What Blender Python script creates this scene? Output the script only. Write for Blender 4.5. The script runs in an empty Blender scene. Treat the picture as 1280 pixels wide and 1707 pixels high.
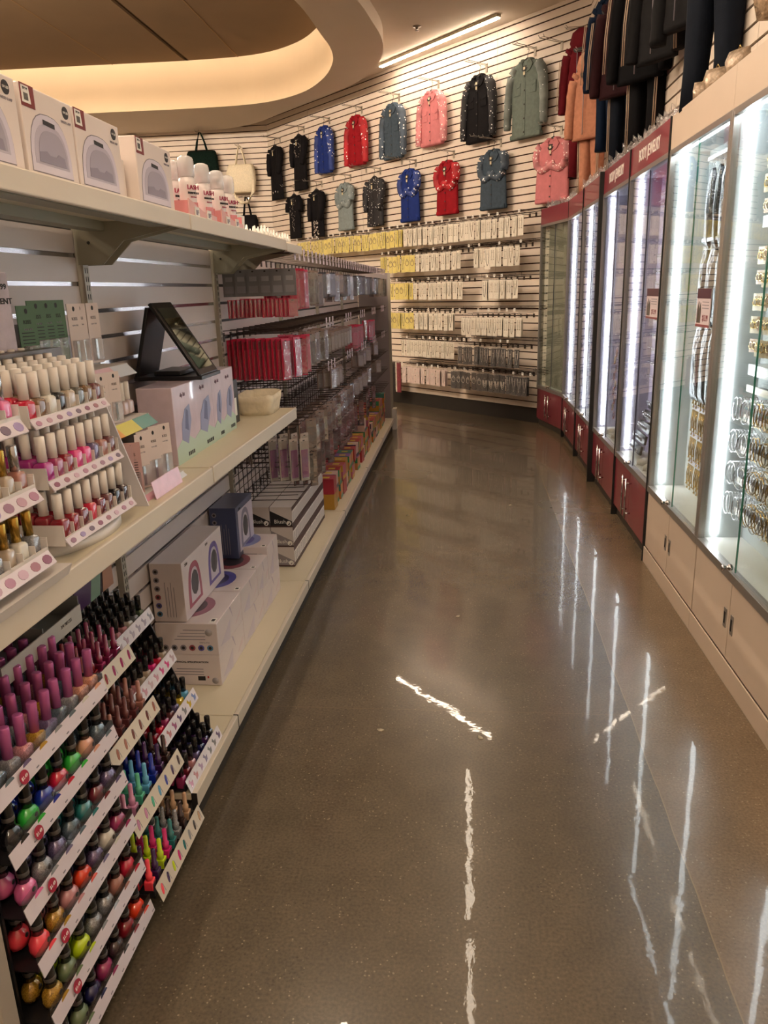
import bpy, bmesh, math, random
from mathutils import Vector, Matrix
R = math.radians
rnd = random.Random(11)
SC = bpy.context.scene
COL = SC.collection

# ------------------------------------------------------------------ camera
H = 1.45
cd = bpy.data.cameras.new('camera')
cam = bpy.data.objects.new('camera', cd); COL.objects.link(cam)
cd.sensor_fit = 'VERTICAL'; cd.sensor_height = 36.0; cd.lens = 36.0 * 1290.0 / 1707.0
cd.clip_start = .02; cd.clip_end = 100
def cam_basis():
    y = Vector((770 - 640, -(480 - 853.5), -1290.)).normalized()
    r = R(1.7)
    p = Vector((-math.sin(r), math.cos(r), 0)); b = -(p.dot(y)) / y.z
    u = (p + Vector((0, 0, b))).normalized()
    x = y.cross(u)
    return x, y, u
bx_, by_, bz_ = cam_basis()
Mw = Matrix((bx_, by_, bz_)).to_4x4()
Mw.translation = Vector((0, 0, H))
cam.matrix_world = Mw
SC.camera = cam

# ------------------------------------------------------------------ world, exposure
w = bpy.data.worlds.new('world'); SC.world = w; w.use_nodes = True
w.node_tree.nodes['Background'].inputs[0].default_value = (1.0, .80, .62, 1)
w.node_tree.nodes['Background'].inputs[1].default_value = .10
SC.view_settings.view_transform = 'Standard'; SC.view_settings.look = 'None'
SC.view_settings.gamma = 1; SC.view_settings.use_curve_mapping = False
SC.view_settings.exposure = 1.35
SC.cycles.max_bounces = 8; SC.cycles.transparent_max_bounces = 24
SC.cycles.diffuse_bounces = 3; SC.cycles.glossy_bounces = 4; SC.cycles.transmission_bounces = 6
SC.cycles.caustics_reflective = False; SC.cycles.caustics_refractive = False
SC.cycles.sample_clamp_indirect = 4.0
WARM = (1.0, .83, .64); COOL = (.93, .95, 1.0)
STRIP_E = 26.0; LED_E = 11.0

# ------------------------------------------------------------------ helpers
def lin(h):
    if isinstance(h, tuple): return h
    h = h.lstrip('#'); v = [int(h[i:i + 2], 16) / 255 for i in (0, 2, 4)]
    return tuple(c / 12.92 if c <= .04045 else ((c + .055) / 1.055) ** 2.4 for c in v)
_m = {}
def mat(hx, rough=.5, metal=0., noise=0., nscale=20., bump=0., emit=None, alpha=1., name=None, coat=0., spec=None):
    """a procedural Principled material, a little noise in its colour and bump where asked"""
    key = (hx, rough, metal, noise, nscale, bump, emit, alpha, coat)
    if key in _m: return _m[key]
    m = bpy.data.materials.new(name or 'surface_%s' % str(hx).strip('#')); m.use_nodes = True
    nt = m.node_tree; b = nt.nodes['Principled BSDF']; c = lin(hx)
    b.inputs['Base Color'].default_value = (*c, 1); b.inputs['Roughness'].default_value = rough
    b.inputs['Metallic'].default_value = metal; b.inputs['Coat Weight'].default_value = coat
    if rough >= .75: b.inputs['Specular IOR Level'].default_value = .12
    if noise or bump:
        tc = nt.nodes.new('ShaderNodeTexCoord'); n = nt.nodes.new('ShaderNodeTexNoise')
        n.inputs['Scale'].default_value = nscale; n.inputs['Detail'].default_value = 5
        nt.links.new(tc.outputs['Object'], n.inputs['Vector'])
        if noise:
            r = nt.nodes.new('ShaderNodeMapRange'); r.inputs['From Min'].default_value = .3; r.inputs['From Max'].default_value = .7
            r.inputs['To Min'].default_value = 1 - noise; r.inputs['To Max'].default_value = 1 + noise
            h = nt.nodes.new('ShaderNodeHueSaturation'); h.inputs['Color'].default_value = (*c, 1)
            nt.links.new(n.outputs['Fac'], r.inputs['Value']); nt.links.new(r.outputs[0], h.inputs['Value'])
            nt.links.new(h.outputs[0], b.inputs['Base Color'])
        if bump:
            bp = nt.nodes.new('ShaderNodeBump'); bp.inputs['Strength'].default_value = bump; bp.inputs['Distance'].default_value = .01
            nt.links.new(n.outputs['Fac'], bp.inputs['Height']); nt.links.new(bp.outputs[0], b.inputs['Normal'])
    if emit:
        b.inputs['Emission Color'].default_value = (*emit[0], 1); b.inputs['Emission Strength'].default_value = emit[1]
    if alpha < 1: b.inputs['Alpha'].default_value = alpha
    _m[key] = m; return m
def glass(name, tint=(1, 1, 1), rough=.02, refl=1.0, haze=0.):
    """thin clear sheet: see-through with a fresnel reflection (and a little milky haze for plastic film)"""
    if name in _m: return _m[name]
    m = bpy.data.materials.new(name); m.use_nodes = True; nt = m.node_tree; nt.nodes.clear()
    o = nt.nodes.new('ShaderNodeOutputMaterial'); t = nt.nodes.new('ShaderNodeBsdfTransparent'); g = nt.nodes.new('ShaderNodeBsdfGlossy')
    mx = nt.nodes.new('ShaderNodeMixShader'); lw = nt.nodes.new('ShaderNodeLayerWeight'); lw.inputs[0].default_value = .5
    pw = nt.nodes.new('ShaderNodeMath'); pw.operation = 'POWER'; pw.inputs[1].default_value = 5.0; nt.links.new(lw.outputs['Facing'], pw.inputs[0])
    f = nt.nodes.new('ShaderNodeMath'); f.operation = 'MULTIPLY_ADD'; f.inputs[1].default_value = .95; f.inputs[2].default_value = .04; nt.links.new(pw.outputs[0], f.inputs[0])
    t.inputs[0].default_value = (*tint, 1); g.inputs['Roughness'].default_value = rough
    mu = nt.nodes.new('ShaderNodeMath'); mu.operation = 'MULTIPLY'; mu.inputs[1].default_value = refl
    nt.links.new(f.outputs[0], mu.inputs[0]); nt.links.new(mu.outputs[0], mx.inputs[0])
    nt.links.new(g.outputs[0], mx.inputs[2])
    if haze:
        d = nt.nodes.new('ShaderNodeBsdfDiffuse'); d.inputs[0].default_value = (.85, .83, .82, 1)
        m2 = nt.nodes.new('ShaderNodeMixShader'); m2.inputs[0].default_value = haze
        nt.links.new(t.outputs[0], m2.inputs[1]); nt.links.new(d.outputs[0], m2.inputs[2]); nt.links.new(m2.outputs[0], mx.inputs[1])
        tc = nt.nodes.new('ShaderNodeTexCoord'); n = nt.nodes.new('ShaderNodeTexNoise'); n.inputs['Scale'].default_value = 14
        bp = nt.nodes.new('ShaderNodeBump'); bp.inputs['Strength'].default_value = .6; bp.inputs['Distance'].default_value = .02
        nt.links.new(tc.outputs['Object'], n.inputs['Vector']); nt.links.new(n.outputs[0], bp.inputs['Height']); nt.links.new(bp.outputs[0], g.inputs['Normal'])
    else: nt.links.new(t.outputs[0], mx.inputs[1])
    nt.links.new(mx.outputs[0], o.inputs[0]); _m[name] = m; return m
def sparkle(hx, gem='#ffffff', scale=60., size=.24, rough=.7, bands=None):
    """cloth with set-in rhinestones: small bright metallic dots"""
    key = ('spk', hx, gem, scale, size, bands)
    if key in _m: return _m[key]
    m = bpy.data.materials.new('studded_cloth'); m.use_nodes = True; nt = m.node_tree; b = nt.nodes['Principled BSDF']
    tc = nt.nodes.new('ShaderNodeTexCoord'); v = nt.nodes.new('ShaderNodeTexVoronoi'); v.inputs['Scale'].default_value = scale
    nt.links.new(tc.outputs['Object'], v.inputs['Vector'])
    lt = nt.nodes.new('ShaderNodeMath'); lt.operation = 'LESS_THAN'; lt.inputs[1].default_value = size
    nt.links.new(v.outputs['Distance'], lt.inputs[0])
    n = nt.nodes.new('ShaderNodeTexNoise'); n.inputs['Scale'].default_value = 9; n.inputs['Detail'].default_value = 4
    nt.links.new(tc.outputs['Object'], n.inputs['Vector'])
    # only some areas carry stones
    g2 = nt.nodes.new('ShaderNodeMath'); g2.operation = 'GREATER_THAN'; g2.inputs[1].default_value = .43
    nt.links.new(n.outputs['Fac'], g2.inputs[0])
    mul = nt.nodes.new('ShaderNodeMath'); mul.operation = 'MULTIPLY'
    nt.links.new(lt.outputs[0], mul.inputs[0]); nt.links.new(g2.outputs[0], mul.inputs[1])
    if bands:   # stones only where local z is above bands
        sp = nt.nodes.new('ShaderNodeSeparateXYZ'); nt.links.new(tc.outputs['Object'], sp.inputs[0])
        gz = nt.nodes.new('ShaderNodeMath'); gz.operation = 'GREATER_THAN'; gz.inputs[1].default_value = bands
        nt.links.new(sp.outputs['Z'], gz.inputs[0]); m3 = nt.nodes.new('ShaderNodeMath'); m3.operation = 'MULTIPLY'
        nt.links.new(mul.outputs[0], m3.inputs[0]); nt.links.new(gz.outputs[0], m3.inputs[1]); mul = m3
    r = nt.nodes.new('ShaderNodeMapRange'); r.inputs['From Min'].default_value = .3; r.inputs['From Max'].default_value = .7
    r.inputs['To Min'].default_value = .65; r.inputs['To Max'].default_value = 1.3
    h = nt.nodes.new('ShaderNodeHueSaturation'); h.inputs['Color'].default_value = (*lin(hx), 1)
    nt.links.new(n.outputs['Fac'], r.inputs['Value']); nt.links.new(r.outputs[0], h.inputs['Value'])
    mx = nt.nodes.new('ShaderNodeMixRGB'); nt.links.new(mul.outputs[0], mx.inputs[0]); nt.links.new(h.outputs[0], mx.inputs[1])
    mx.inputs[2].default_value = (*lin(gem), 1); nt.links.new(mx.outputs[0], b.inputs['Base Color'])
    rr = nt.nodes.new('ShaderNodeMapRange'); rr.inputs['To Min'].default_value = rough; rr.inputs['To Max'].default_value = .3
    nt.links.new(mul.outputs[0], rr.inputs['Value']); nt.links.new(rr.outputs[0], b.inputs['Roughness'])
    bp = nt.nodes.new('ShaderNodeBump'); bp.inputs['Strength'].default_value = .5; bp.inputs['Distance'].default_value = .02
    nt.links.new(n.outputs['Fac'], bp.inputs['Height']); nt.links.new(bp.outputs[0], b.inputs['Normal'])
    _m[key] = m; return m
def glitter(hx, name):
    """nail polish with glitter flakes in clear glass"""
    m = mat(hx, .12, 0, .45, 400, 0, coat=1.0); return m

class MB:
    """collects shapes with a material each; build() links them as ONE mesh object"""
    def __init__(s): s.bm = bmesh.new(); s.mats = []
    def mi(s, m):
        if m not in s.mats: s.mats.append(m)
        return s.mats.index(m)
    def _fin(s, vs, m, M=None, smooth=False):
        if M is not None: bmesh.ops.transform(s.bm, matrix=M, verts=vs)
        i = s.mi(m); fs = set()
        for v in vs:
            for f in v.link_faces: fs.add(f)
        for f in fs: f.material_index = i; f.smooth = smooth
    def box(s, x0, x1, y0, y1, z0, z1, m, bev=0, M=None):
        g = bmesh.ops.create_cube(s.bm, size=1)['verts']
        T = Matrix.Translation(((x0 + x1) / 2, (y0 + y1) / 2, (z0 + z1) / 2)) @ Matrix.Diagonal((abs(x1 - x0), abs(y1 - y0), abs(z1 - z0), 1))
        bmesh.ops.transform(s.bm, matrix=T, verts=g)
        i = s.mi(m)
        if bev:
            es = list({e for v in g for e in v.link_edges})
            r = bmesh.ops.bevel(s.bm, geom=es, offset=bev, segments=2, affect='EDGES', profile=.5)
            g = list({v for f in r['faces'] for v in f.verts} | {v for v in g if v.is_valid})
            fs = set(f for v in g for f in v.link_faces)
            g = list({v for f in fs for v in f.verts})
        s._fin(g, m, M); return s
    def lathe(s, prof, m, n=12, M=None, smooth=True, sx=1., sy=1.):
        """profile [(r,z)...] turned about z"""
        rings = []
        for r, z in prof:
            if r < 1e-6: rings.append([s.bm.verts.new((0, 0, z))])
            else: rings.append([s.bm.verts.new((r * sx * math.cos(2 * math.pi * k / n), r * sy * math.sin(2 * math.pi * k / n), z)) for k in range(n)])
        for a, b in zip(rings, rings[1:]):
            for k in range(n):
                k2 = (k + 1) % n
                if len(a) == 1 and len(b) == 1: continue
                if len(a) == 1: s.bm.faces.new((a[0], b[k2], b[k])[::-1])
                elif len(b) == 1: s.bm.faces.new((a[k], a[k2], b[0]))
                else: s.bm.faces.new((a[k], a[k2], b[k2], b[k]))
        if len(rings[0]) > 1: s.bm.faces.new(rings[0][::-1])
        if len(rings[-1]) > 1: s.bm.faces.new(rings[-1])
        vs = [v for r in rings for v in r]
        s._fin(vs, m, M, smooth); return s
    def tube(s, pts, r, m, n=6, M=None, closed=False):
        pts = [Vector(p) for p in pts]; rings = []; N = len(pts)
        rs = r if isinstance(r, (list, tuple)) else [r] * N
        for i, p in enumerate(pts):
            if closed: t = pts[(i + 1) % N] - pts[i - 1]
            else: t = pts[min(i + 1, N - 1)] - pts[max(i - 1, 0)]
            t.normalize(); a = Vector((0, 0, 1)) if abs(t.z) < .9 else Vector((1, 0, 0))
            u = t.cross(a).normalized(); v = t.cross(u)
            rings.append([s.bm.verts.new(p + rs[i] * (math.cos(2 * math.pi * k / n) * u + math.sin(2 * math.pi * k / n) * v)) for k in range(n)])
        pr = list(zip(rings, rings[1:])) + ([(rings[-1], rings[0])] if closed else [])
        for a, b in pr:
            for k in range(n): s.bm.faces.new((a[k], a[(k + 1) % n], b[(k + 1) % n], b[k]))
        if not closed: s.bm.faces.new(rings[0][::-1]); s.bm.faces.new(rings[-1])
        s._fin([v for q in rings for v in q], m, M, True); return s
    def prism(s, out, d0, d1, m, plane='XZ', M=None, smooth=False):
        """outline [(a,b)...] in a plane, extruded from d0 to d1 along the third axis"""
        def P(a, b, d): return (a, d, b) if plane == 'XZ' else (a, b, d) if plane == 'XY' else (d, a, b)
        A = [s.bm.verts.new(P(a, b, d0)) for a, b in out]; B = [s.bm.verts.new(P(a, b, d1)) for a, b in out]
        s.bm.faces.new(A); s.bm.faces.new(B[::-1])
        for k in range(len(out)):
            k2 = (k + 1) % len(out); s.bm.faces.new((A[k2], A[k], B[k], B[k2]))
        s._fin(A + B, m, M, smooth); return s
    def quad(s, ps, m):
        vs = [s.bm.verts.new(p) for p in ps]; s.bm.faces.new(vs); s._fin(vs, m); return s
    def loft(s, rings, m, M=None, cap=True, smooth=True):
        V = [[s.bm.verts.new(p) for p in r] for r in rings]; n = len(V[0])
        for a, b in zip(V, V[1:]):
            for k in range(n): s.bm.faces.new((a[k], a[(k + 1) % n], b[(k + 1) % n], b[k]))
        if cap: s.bm.faces.new(V[0][::-1]); s.bm.faces.new(V[-1])
        s._fin([v for q in V for v in q], m, M, smooth); return s
    def ball(s, c, r, m, sc=(1, 1, 1), sub=1):
        g = bmesh.ops.create_icosphere(s.bm, subdivisions=sub, radius=r)['verts']
        s._fin(g, m, Matrix.Translation(c) @ Matrix.Diagonal((*sc, 1)), True); return s
    def text(s, body, size, m, M, depth=.0006, bold=0., align='CENTER', squeeze=1.):
        c = bpy.data.curves.new('lettering', 'FONT'); c.body = body; c.size = size; c.extrude = depth; c.align_x = align
        c.align_y = 'CENTER'; c.resolution_u = 2; c.offset = bold
        o = bpy.data.objects.new('lettering', c); COL.objects.link(o)
        bpy.context.view_layer.update()
        me = o.evaluated_get(bpy.context.evaluated_depsgraph_get()).to_mesh()
        n0 = len(s.bm.verts); s.bm.from_mesh(me); s.bm.verts.ensure_lookup_table()
        vs = s.bm.verts[n0:]
        # text lies in XY; stand it up facing -Y
        s._fin(vs, m, M @ Matrix.Rotation(R(90), 4, 'X') @ Matrix.Diagonal((squeeze, 1, 1, 1)))
        o.to_mesh_clear(); bpy.data.objects.remove(o); bpy.data.curves.remove(c); return s
    def mesh(s, name):
        bmesh.ops.recalc_face_normals(s.bm, faces=s.bm.faces[:])
        me = bpy.data.meshes.new(name); s.bm.to_mesh(me); s.bm.free()
        for m in s.mats: me.materials.append(m)
        return me
    def build(s, name, parent=None, loc=(0, 0, 0), rz=0., **kw):
        o = bpy.data.objects.new(name, s.mesh(name)); COL.objects.link(o)
        if parent: o.parent = parent
        o.location = loc; o.rotation_euler = (0, 0, rz)
        if kw: tag(o, **kw)
        return o
def tag(o, label=None, cat=None, group=None, kind=None):
    if label: o['label'] = label
    if cat: o['category'] = cat
    if group: o['group'] = group
    if kind: o['kind'] = kind
    return o
def empty(name, label, cat, loc=(0, 0, 0), rz=0., group=None):
    o = bpy.data.objects.new(name, None); COL.objects.link(o); o.location = loc; o.rotation_euler = (0, 0, rz)
    o.empty_display_size = .02
    return tag(o, label, cat, group)
def struct(mb, name, **k):
    o = mb.build(name, **k); o['kind'] = 'structure'; return o
KIDS = {}
def dup(src, loc, rz=None, label=None, group=None, recolor=None, rx=0, ry=0, sc=None):
    """copy a thing and each of its parts and sub-parts (no ops)"""
    if src.name not in KIDS: KIDS[src.name] = [(ch, list(ch.children)) for ch in src.children]
    c = src.copy(); COL.objects.link(c); c.location = loc
    if rz is not None: c.rotation_euler = (rx, ry, rz)
    if sc: c.scale = sc if isinstance(sc, tuple) else (sc, sc, sc)
    if label: c['label'] = label
    if group: c['group'] = group
    for ch, sub in KIDS[src.name]:
        d = ch.copy(); COL.objects.link(d); d.parent = c
        for g in sub:
            e = g.copy(); COL.objects.link(e); e.parent = d
        if recolor and ch.name.split('.')[0] in recolor: setmat(d, recolor[ch.name.split('.')[0]])
    if recolor and 'self' in recolor: setmat(c, recolor['self'])
    return c
def setmat(o, m, slot=0):
    o.material_slots[slot].link = 'OBJECT'; o.material_slots[slot].material = m
PROTO = []
def proto(o): PROTO.append(o); return o      # the built first one of a kind; it is placed by use() the first time
_used = set()
def use(src, loc, rz=0., **k):
    """the first time moves the built original itself, afterwards copies it"""
    if src.name not in KIDS: KIDS[src.name] = [(ch, list(ch.children)) for ch in src.children]
    if src.name in _used: return dup(src, loc, rz, **k)
    _late.setdefault(src.name, (src, loc, rz, k)); _used.add(src.name); return src
_late = {}
def settle():
    for o in list(bpy.data.objects):
        if o.get('label') == 'x x x x' and o.name not in _used:
            for c in list(o.children): bpy.data.objects.remove(c)
            bpy.data.objects.remove(o)
    for src, loc, rz, k in _late.values():
        src.location = loc; src.rotation_euler = (k.get('rx', 0), k.get('ry', 0), rz)
        sc = k.get('sc')
        if sc: src.scale = sc if isinstance(sc, tuple) else (sc, sc, sc)
        if k.get('label'): src['label'] = k['label']
        if k.get('group'): src['group'] = k['group']
        rc = k.get('recolor')
        if rc:
            if 'self' in rc: setmat(src, rc['self'])
            for ch, _ in KIDS[src.name]:
                if ch.name.split('.')[0] in rc: setmat(ch, rc[ch.name.split('.')[0]])
ORD = 'first second third fourth fifth sixth seventh eighth ninth tenth eleventh twelfth thirteenth fourteenth fifteenth sixteenth seventeenth eighteenth nineteenth twentieth'.split()
def ordi(i):
    if i < 20: return ORD[i]
    t = ['twenty', 'thirty', 'forty', 'fifty', 'sixty', 'seventy'][(i + 1) // 10 - 2]; u = (i + 1) % 10
    return (t[:-1] + 'ieth') if u == 0 else t + '-' + ORD[u - 1]
T = Matrix.Translation
def Rz(a): return Matrix.Rotation(a, 4, 'Z')
def Rx(a): return Matrix.Rotation(a, 4, 'X')
def Ry(a): return Matrix.Rotation(a, 4, 'Y')
FACE_X = R(90)     # local -Y turned to world +X (gondola goods face the aisle)

# back wall frame: corner with the right wall, direction to the far left, outward normal
BA = R(133); BD = Vector((math.cos(BA), math.sin(BA), 0)); BN = Vector((-math.sin(BA), math.cos(BA), 0)); BW = Vector((1.17, 8.163, 0))
BRZ = R(-47)
def bw(s, off, z): return BW + BD * s + BN * off + Vector((0, 0, z))
BL = 6.0       # length of the back wall up to the far corner
CORN = BW + BD * BL

# ------------------------------------------------------------------ ceiling lights (lamps of the shop, and added fill strips and tubes out of view)
m_house = mat('#d9cdb8', .5); m_strip = mat('#fff1dc', .5, emit=(WARM, STRIP_E), name='lit_diffuser')
m_strip2 = mat('#fff1dd', .5, emit=(WARM, 10.0), name='lit_diffuser_aisle')
m_strip3 = mat('#fff1de', .5, emit=(WARM, 58.0), name='lit_diffuser_fill')
m_strip4 = mat('#fff1db', .5, emit=(WARM, 34.0), name='lit_diffuser_shelf'); m_tubel = mat('#fff1df', .5, emit=(WARM, 85.0), name='fill_tube')
def light_strip(a, b, z, label, wdt=.055, m=None):
    a = Vector((*a, z)); b = Vector((*b, z)); L = (b - a).length; ang = math.atan2(b.y - a.y, b.x - a.x)
    t = empty('ceiling_light', label, 'light', a, ang, 'ceiling light strips')
    MB().box(0, L, -wdt / 2, wdt / 2, -.028, 0, m_house, .003).build('housing', t)
    MB().box(.01, L - .01, -wdt / 2 + .006, wdt / 2 - .006, -.038, -.0285, m or m_strip, .002).build('diffuser', t)
    return t
light_strip((-.95, 10.12), (.36, 8.63), 3.999, 'lit warm linear strip light along the top of the jacket wall')
light_strip((.065, 5.65), (.065, 7.9), 3.999, 'lit linear strip light over the aisle, far one of the row', m=m_strip2)
light_strip((.065, 3.2), (.065, 5.45), 3.999, 'lit linear strip light over the middle of the aisle', m=m_strip2)
light_strip((.065, .5), (.065, 2.9), 3.999, 'lit linear strip light over the near end of the aisle', m=m_strip2)
light_strip((-.92, .2), (-.92, 4.6), 3.999, 'lit linear strip light above the nail polish shelving', m=m_strip4)
light_strip((-2.6, 1.0), (-2.6, 5.5), 3.999, 'lit linear strip light over the neighbouring aisle', m=m_strip4)  # from here to the strips behind the viewer: unseen fill, added
light_strip((-4.4, -1.0), (-4.4, 4.4), 3.999, 'lit linear strip light over the farther left aisle', m=m_strip3)
light_strip((-.92, -3.2), (-.92, -.4), 3.999, 'lit linear strip light behind the viewer, above the shelving line', m=m_strip4)
light_strip((.6, -3.0), (.6, -.2), 3.999, 'lit linear strip light behind the viewer, over the aisle', m=m_strip3)
for yy, nm_ in ((6.3, 'farther'), (5.4, 'nearer')):  # tubes added out of view to light the inner bulkhead face
    tl = empty('tube_light', '%s lit tube light hung below the raised ceiling' % nm_, 'light', (-7.0, yy, 4.08), 0, 'tube lights of the raised ceiling')
    MB().tube([(0, 0, 0), (4.25, 0, 0)], .03, m_tubel, 10).build('tube', tl)
    MB().tube([(.3, 0, 0), (.3, 0, .34)], .004, m_house, 5).build('rod', tl); MB().tube([(3.9, 0, 0), (3.9, 0, .34)], .004, m_house, 5).build('rod', tl)

# ------------------------------------------------------------------ floor
def floor_material():
    m = bpy.data.materials.new('polished_concrete'); m.use_nodes = True; nt = m.node_tree; L = nt.links; b = nt.nodes['Principled BSDF']
    N = nt.nodes.new
    tc = N('ShaderNodeTexCoord'); sep = N('ShaderNodeSeparateXYZ'); L.new(tc.outputs['Object'], sep.inputs[0])
    def noise(sc, det=6, dist=0.):
        n = N('ShaderNodeTexNoise'); n.inputs['Scale'].default_value = sc; n.inputs['Detail'].default_value = det; n.inputs['Distortion'].default_value = dist
        L.new(tc.outputs['Object'], n.inputs['Vector']); return n
    big = noise(1.1, 6, .0); mid = noise(9, 8); fine = noise(130, 3)
    cr = N('ShaderNodeValToRGB'); e = cr.color_ramp.elements
    e[0].position = .25; e[0].color = (*lin('#4e4436'), 1); e[1].position = .78; e[1].color = (*lin('#675a49'), 1)
    mixn = N('ShaderNodeMath'); mixn.operation = 'MULTIPLY_ADD'; mixn.inputs[1].default_value = .6; L.new(big.outputs['Fac'], mixn.inputs[0])
    h2 = N('ShaderNodeMath'); h2.operation = 'MULTIPLY'; h2.inputs[1].default_value = .4; L.new(mid.outputs['Fac'], h2.inputs[0]); L.new(h2.outputs[0], mixn.inputs[2])
    L.new(mixn.outputs[0], cr.inputs[0])
    # the slab by the showcases is a little paler and pinker, divided by a saw-cut joint that wanders slightly
    wig = noise(3, 9); wv = N('ShaderNodeMath'); wv.operation = 'MULTIPLY_ADD'; wv.inputs[1].default_value = .02; wv.inputs[2].default_value = -.01; L.new(wig.outputs['Fac'], wv.inputs[0])
    jl = N('ShaderNodeMath'); jl.operation = 'MULTIPLY_ADD'; jl.inputs[1].default_value = -.011; L.new(sep.outputs['Y'], jl.inputs[0]); L.new(sep.outputs['X'], jl.inputs[2])
    jx = N('ShaderNodeMath'); jx.operation = 'ADD'; L.new(jl.outputs[0], jx.inputs[0]); L.new(wv.outputs[0], jx.inputs[1])
    side = N('ShaderNodeMath'); side.operation = 'GREATER_THAN'; side.inputs[1].default_value = .555; L.new(jx.outputs[0], side.inputs[0])
    m1 = N('ShaderNodeMixRGB'); m1.blend_type = 'MULTIPLY'; L.new(side.outputs[0], m1.inputs[0]); L.new(cr.outputs[0], m1.inputs[1]); m1.inputs[2].default_value = (1.5, 1.38, 1.28, 1)
    # aggregate flecks, pale and dark, in patches
    vo = N('ShaderNodeTexVoronoi'); vo.inputs['Scale'].default_value = 95; L.new(tc.outputs['Object'], vo.inputs['Vector'])
    fl = N('ShaderNodeMath'); fl.operation = 'LESS_THAN'; fl.inputs[1].default_value = .22; L.new(vo.outputs['Distance'], fl.inputs[0])
    sepc = N('ShaderNodeSeparateColor'); L.new(vo.outputs['Color'], sepc.inputs[0])
    sel = N('ShaderNodeMath'); sel.operation = 'GREATER_THAN'; sel.inputs[1].default_value = .5; L.new(sepc.outputs[0], sel.inputs[0])
    pat = N('ShaderNodeMath'); pat.operation = 'GREATER_THAN'; pat.inputs[1].default_value = .46; pn = noise(2.6, 5); L.new(pn.outputs['Fac'], pat.inputs[0])
    a1 = N('ShaderNodeMath'); a1.operation = 'MULTIPLY'; L.new(fl.outputs[0], a1.inputs[0]); L.new(sel.outputs[0], a1.inputs[1])
    a2 = N('ShaderNodeMath'); a2.operation = 'MULTIPLY'; L.new(a1.outputs[0], a2.inputs[0]); L.new(pat.outputs[0], a2.inputs[1])
    a3 = N('ShaderNodeMath'); a3.operation = 'MULTIPLY'; a3.inputs[1].default_value = .38; L.new(a2.outputs[0], a3.inputs[0])
    m2 = N('ShaderNodeMixRGB'); L.new(a3.outputs[0], m2.inputs[0]); L.new(m1.outputs[0], m2.inputs[1])
    cc = N('ShaderNodeValToRGB'); cc.color_ramp.elements[0].color = (*lin('#3b3128'), 1); cc.color_ramp.elements[1].color = (*lin('#a8987c'), 1); cc.color_ramp.elements[0].position = .35; cc.color_ramp.elements[1].position = .6
    L.new(sepc.outputs[1], cc.inputs[0]); L.new(cc.outputs[0], m2.inputs[2])
    # fine sand grain
    m3 = N('ShaderNodeMixRGB'); m3.blend_type = 'OVERLAY'; m3.inputs[0].default_value = .5; L.new(m2.outputs[0], m3.inputs[1]); L.new(fine.outputs['Fac'], m3.inputs[2])
    # joint lines: along the aisle and one across
    def line(src, at, hw):
        s1 = N('ShaderNodeMath'); s1.operation = 'SUBTRACT'; s1.inputs[1].default_value = at; L.new(src, s1.inputs[0])
        s2 = N('ShaderNodeMath'); s2.operation = 'ABSOLUTE'; L.new(s1.outputs[0], s2.inputs[0])
        s3 = N('ShaderNodeMath'); s3.operation = 'LESS_THAN'; s3.inputs[1].default_value = hw; L.new(s2.outputs[0], s3.inputs[0]); return s3
    l1 = line(jx.outputs[0], .555, .0017); l2 = line(sep.outputs['Y'], 2.47, .0015)
    mxl = N('ShaderNodeMath'); mxl.operation = 'MAXIMUM'; L.new(l1.outputs[0], mxl.inputs[0])
    l2s = N('ShaderNodeMath'); l2s.operation = 'MULTIPLY'; l2s.inputs[1].default_value = .35; L.new(l2.outputs[0], l2s.inputs[0]); L.new(l2s.outputs[0], mxl.inputs[1])
    m4 = N('ShaderNodeMixRGB'); L.new(mxl.outputs[0], m4.inputs[0]); L.new(m3.outputs[0], m4.inputs[1]); m4.inputs[2].default_value = (*lin('#7d6a4f'), 1)
    L.new(m4.outputs[0], b.inputs['Base Color'])
    rr = N('ShaderNodeMapRange'); rr.inputs['From Min'].default_value = .1; rr.inputs['From Max'].default_value = .9; rr.inputs['To Min'].default_value = .22; rr.inputs['To Max'].default_value = .30
    L.new(big.outputs['Fac'], rr.inputs['Value']); L.new(rr.outputs[0], b.inputs['Roughness'])
    b.inputs['Specular IOR Level'].default_value = .40; b.inputs['Coat Weight'].default_value = .33; b.inputs['Coat Roughness'].default_value = .014
    bn = noise(8, 5, .3); bp = N('ShaderNodeBump'); bp.inputs['Strength'].default_value = .35; bp.inputs['Distance'].default_value = .0012
    L.new(bn.outputs['Fac'], bp.inputs['Height']); bp2 = N('ShaderNodeBump'); bp2.inputs['Strength'].default_value = .25; bp2.inputs['Distance'].default_value = .0006
    L.new(fine.outputs['Fac'], bp2.inputs['Height']); L.new(bp.outputs[0], bp2.inputs['Normal'])
    L.new(bp2.outputs[0], b.inputs['Normal']); L.new(bp.outputs[0], b.inputs['Coat Normal'])
    return m
struct(MB().box(-8, 3, -4.5, 14, -.1, 0, floor_material()), 'floor')

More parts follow.
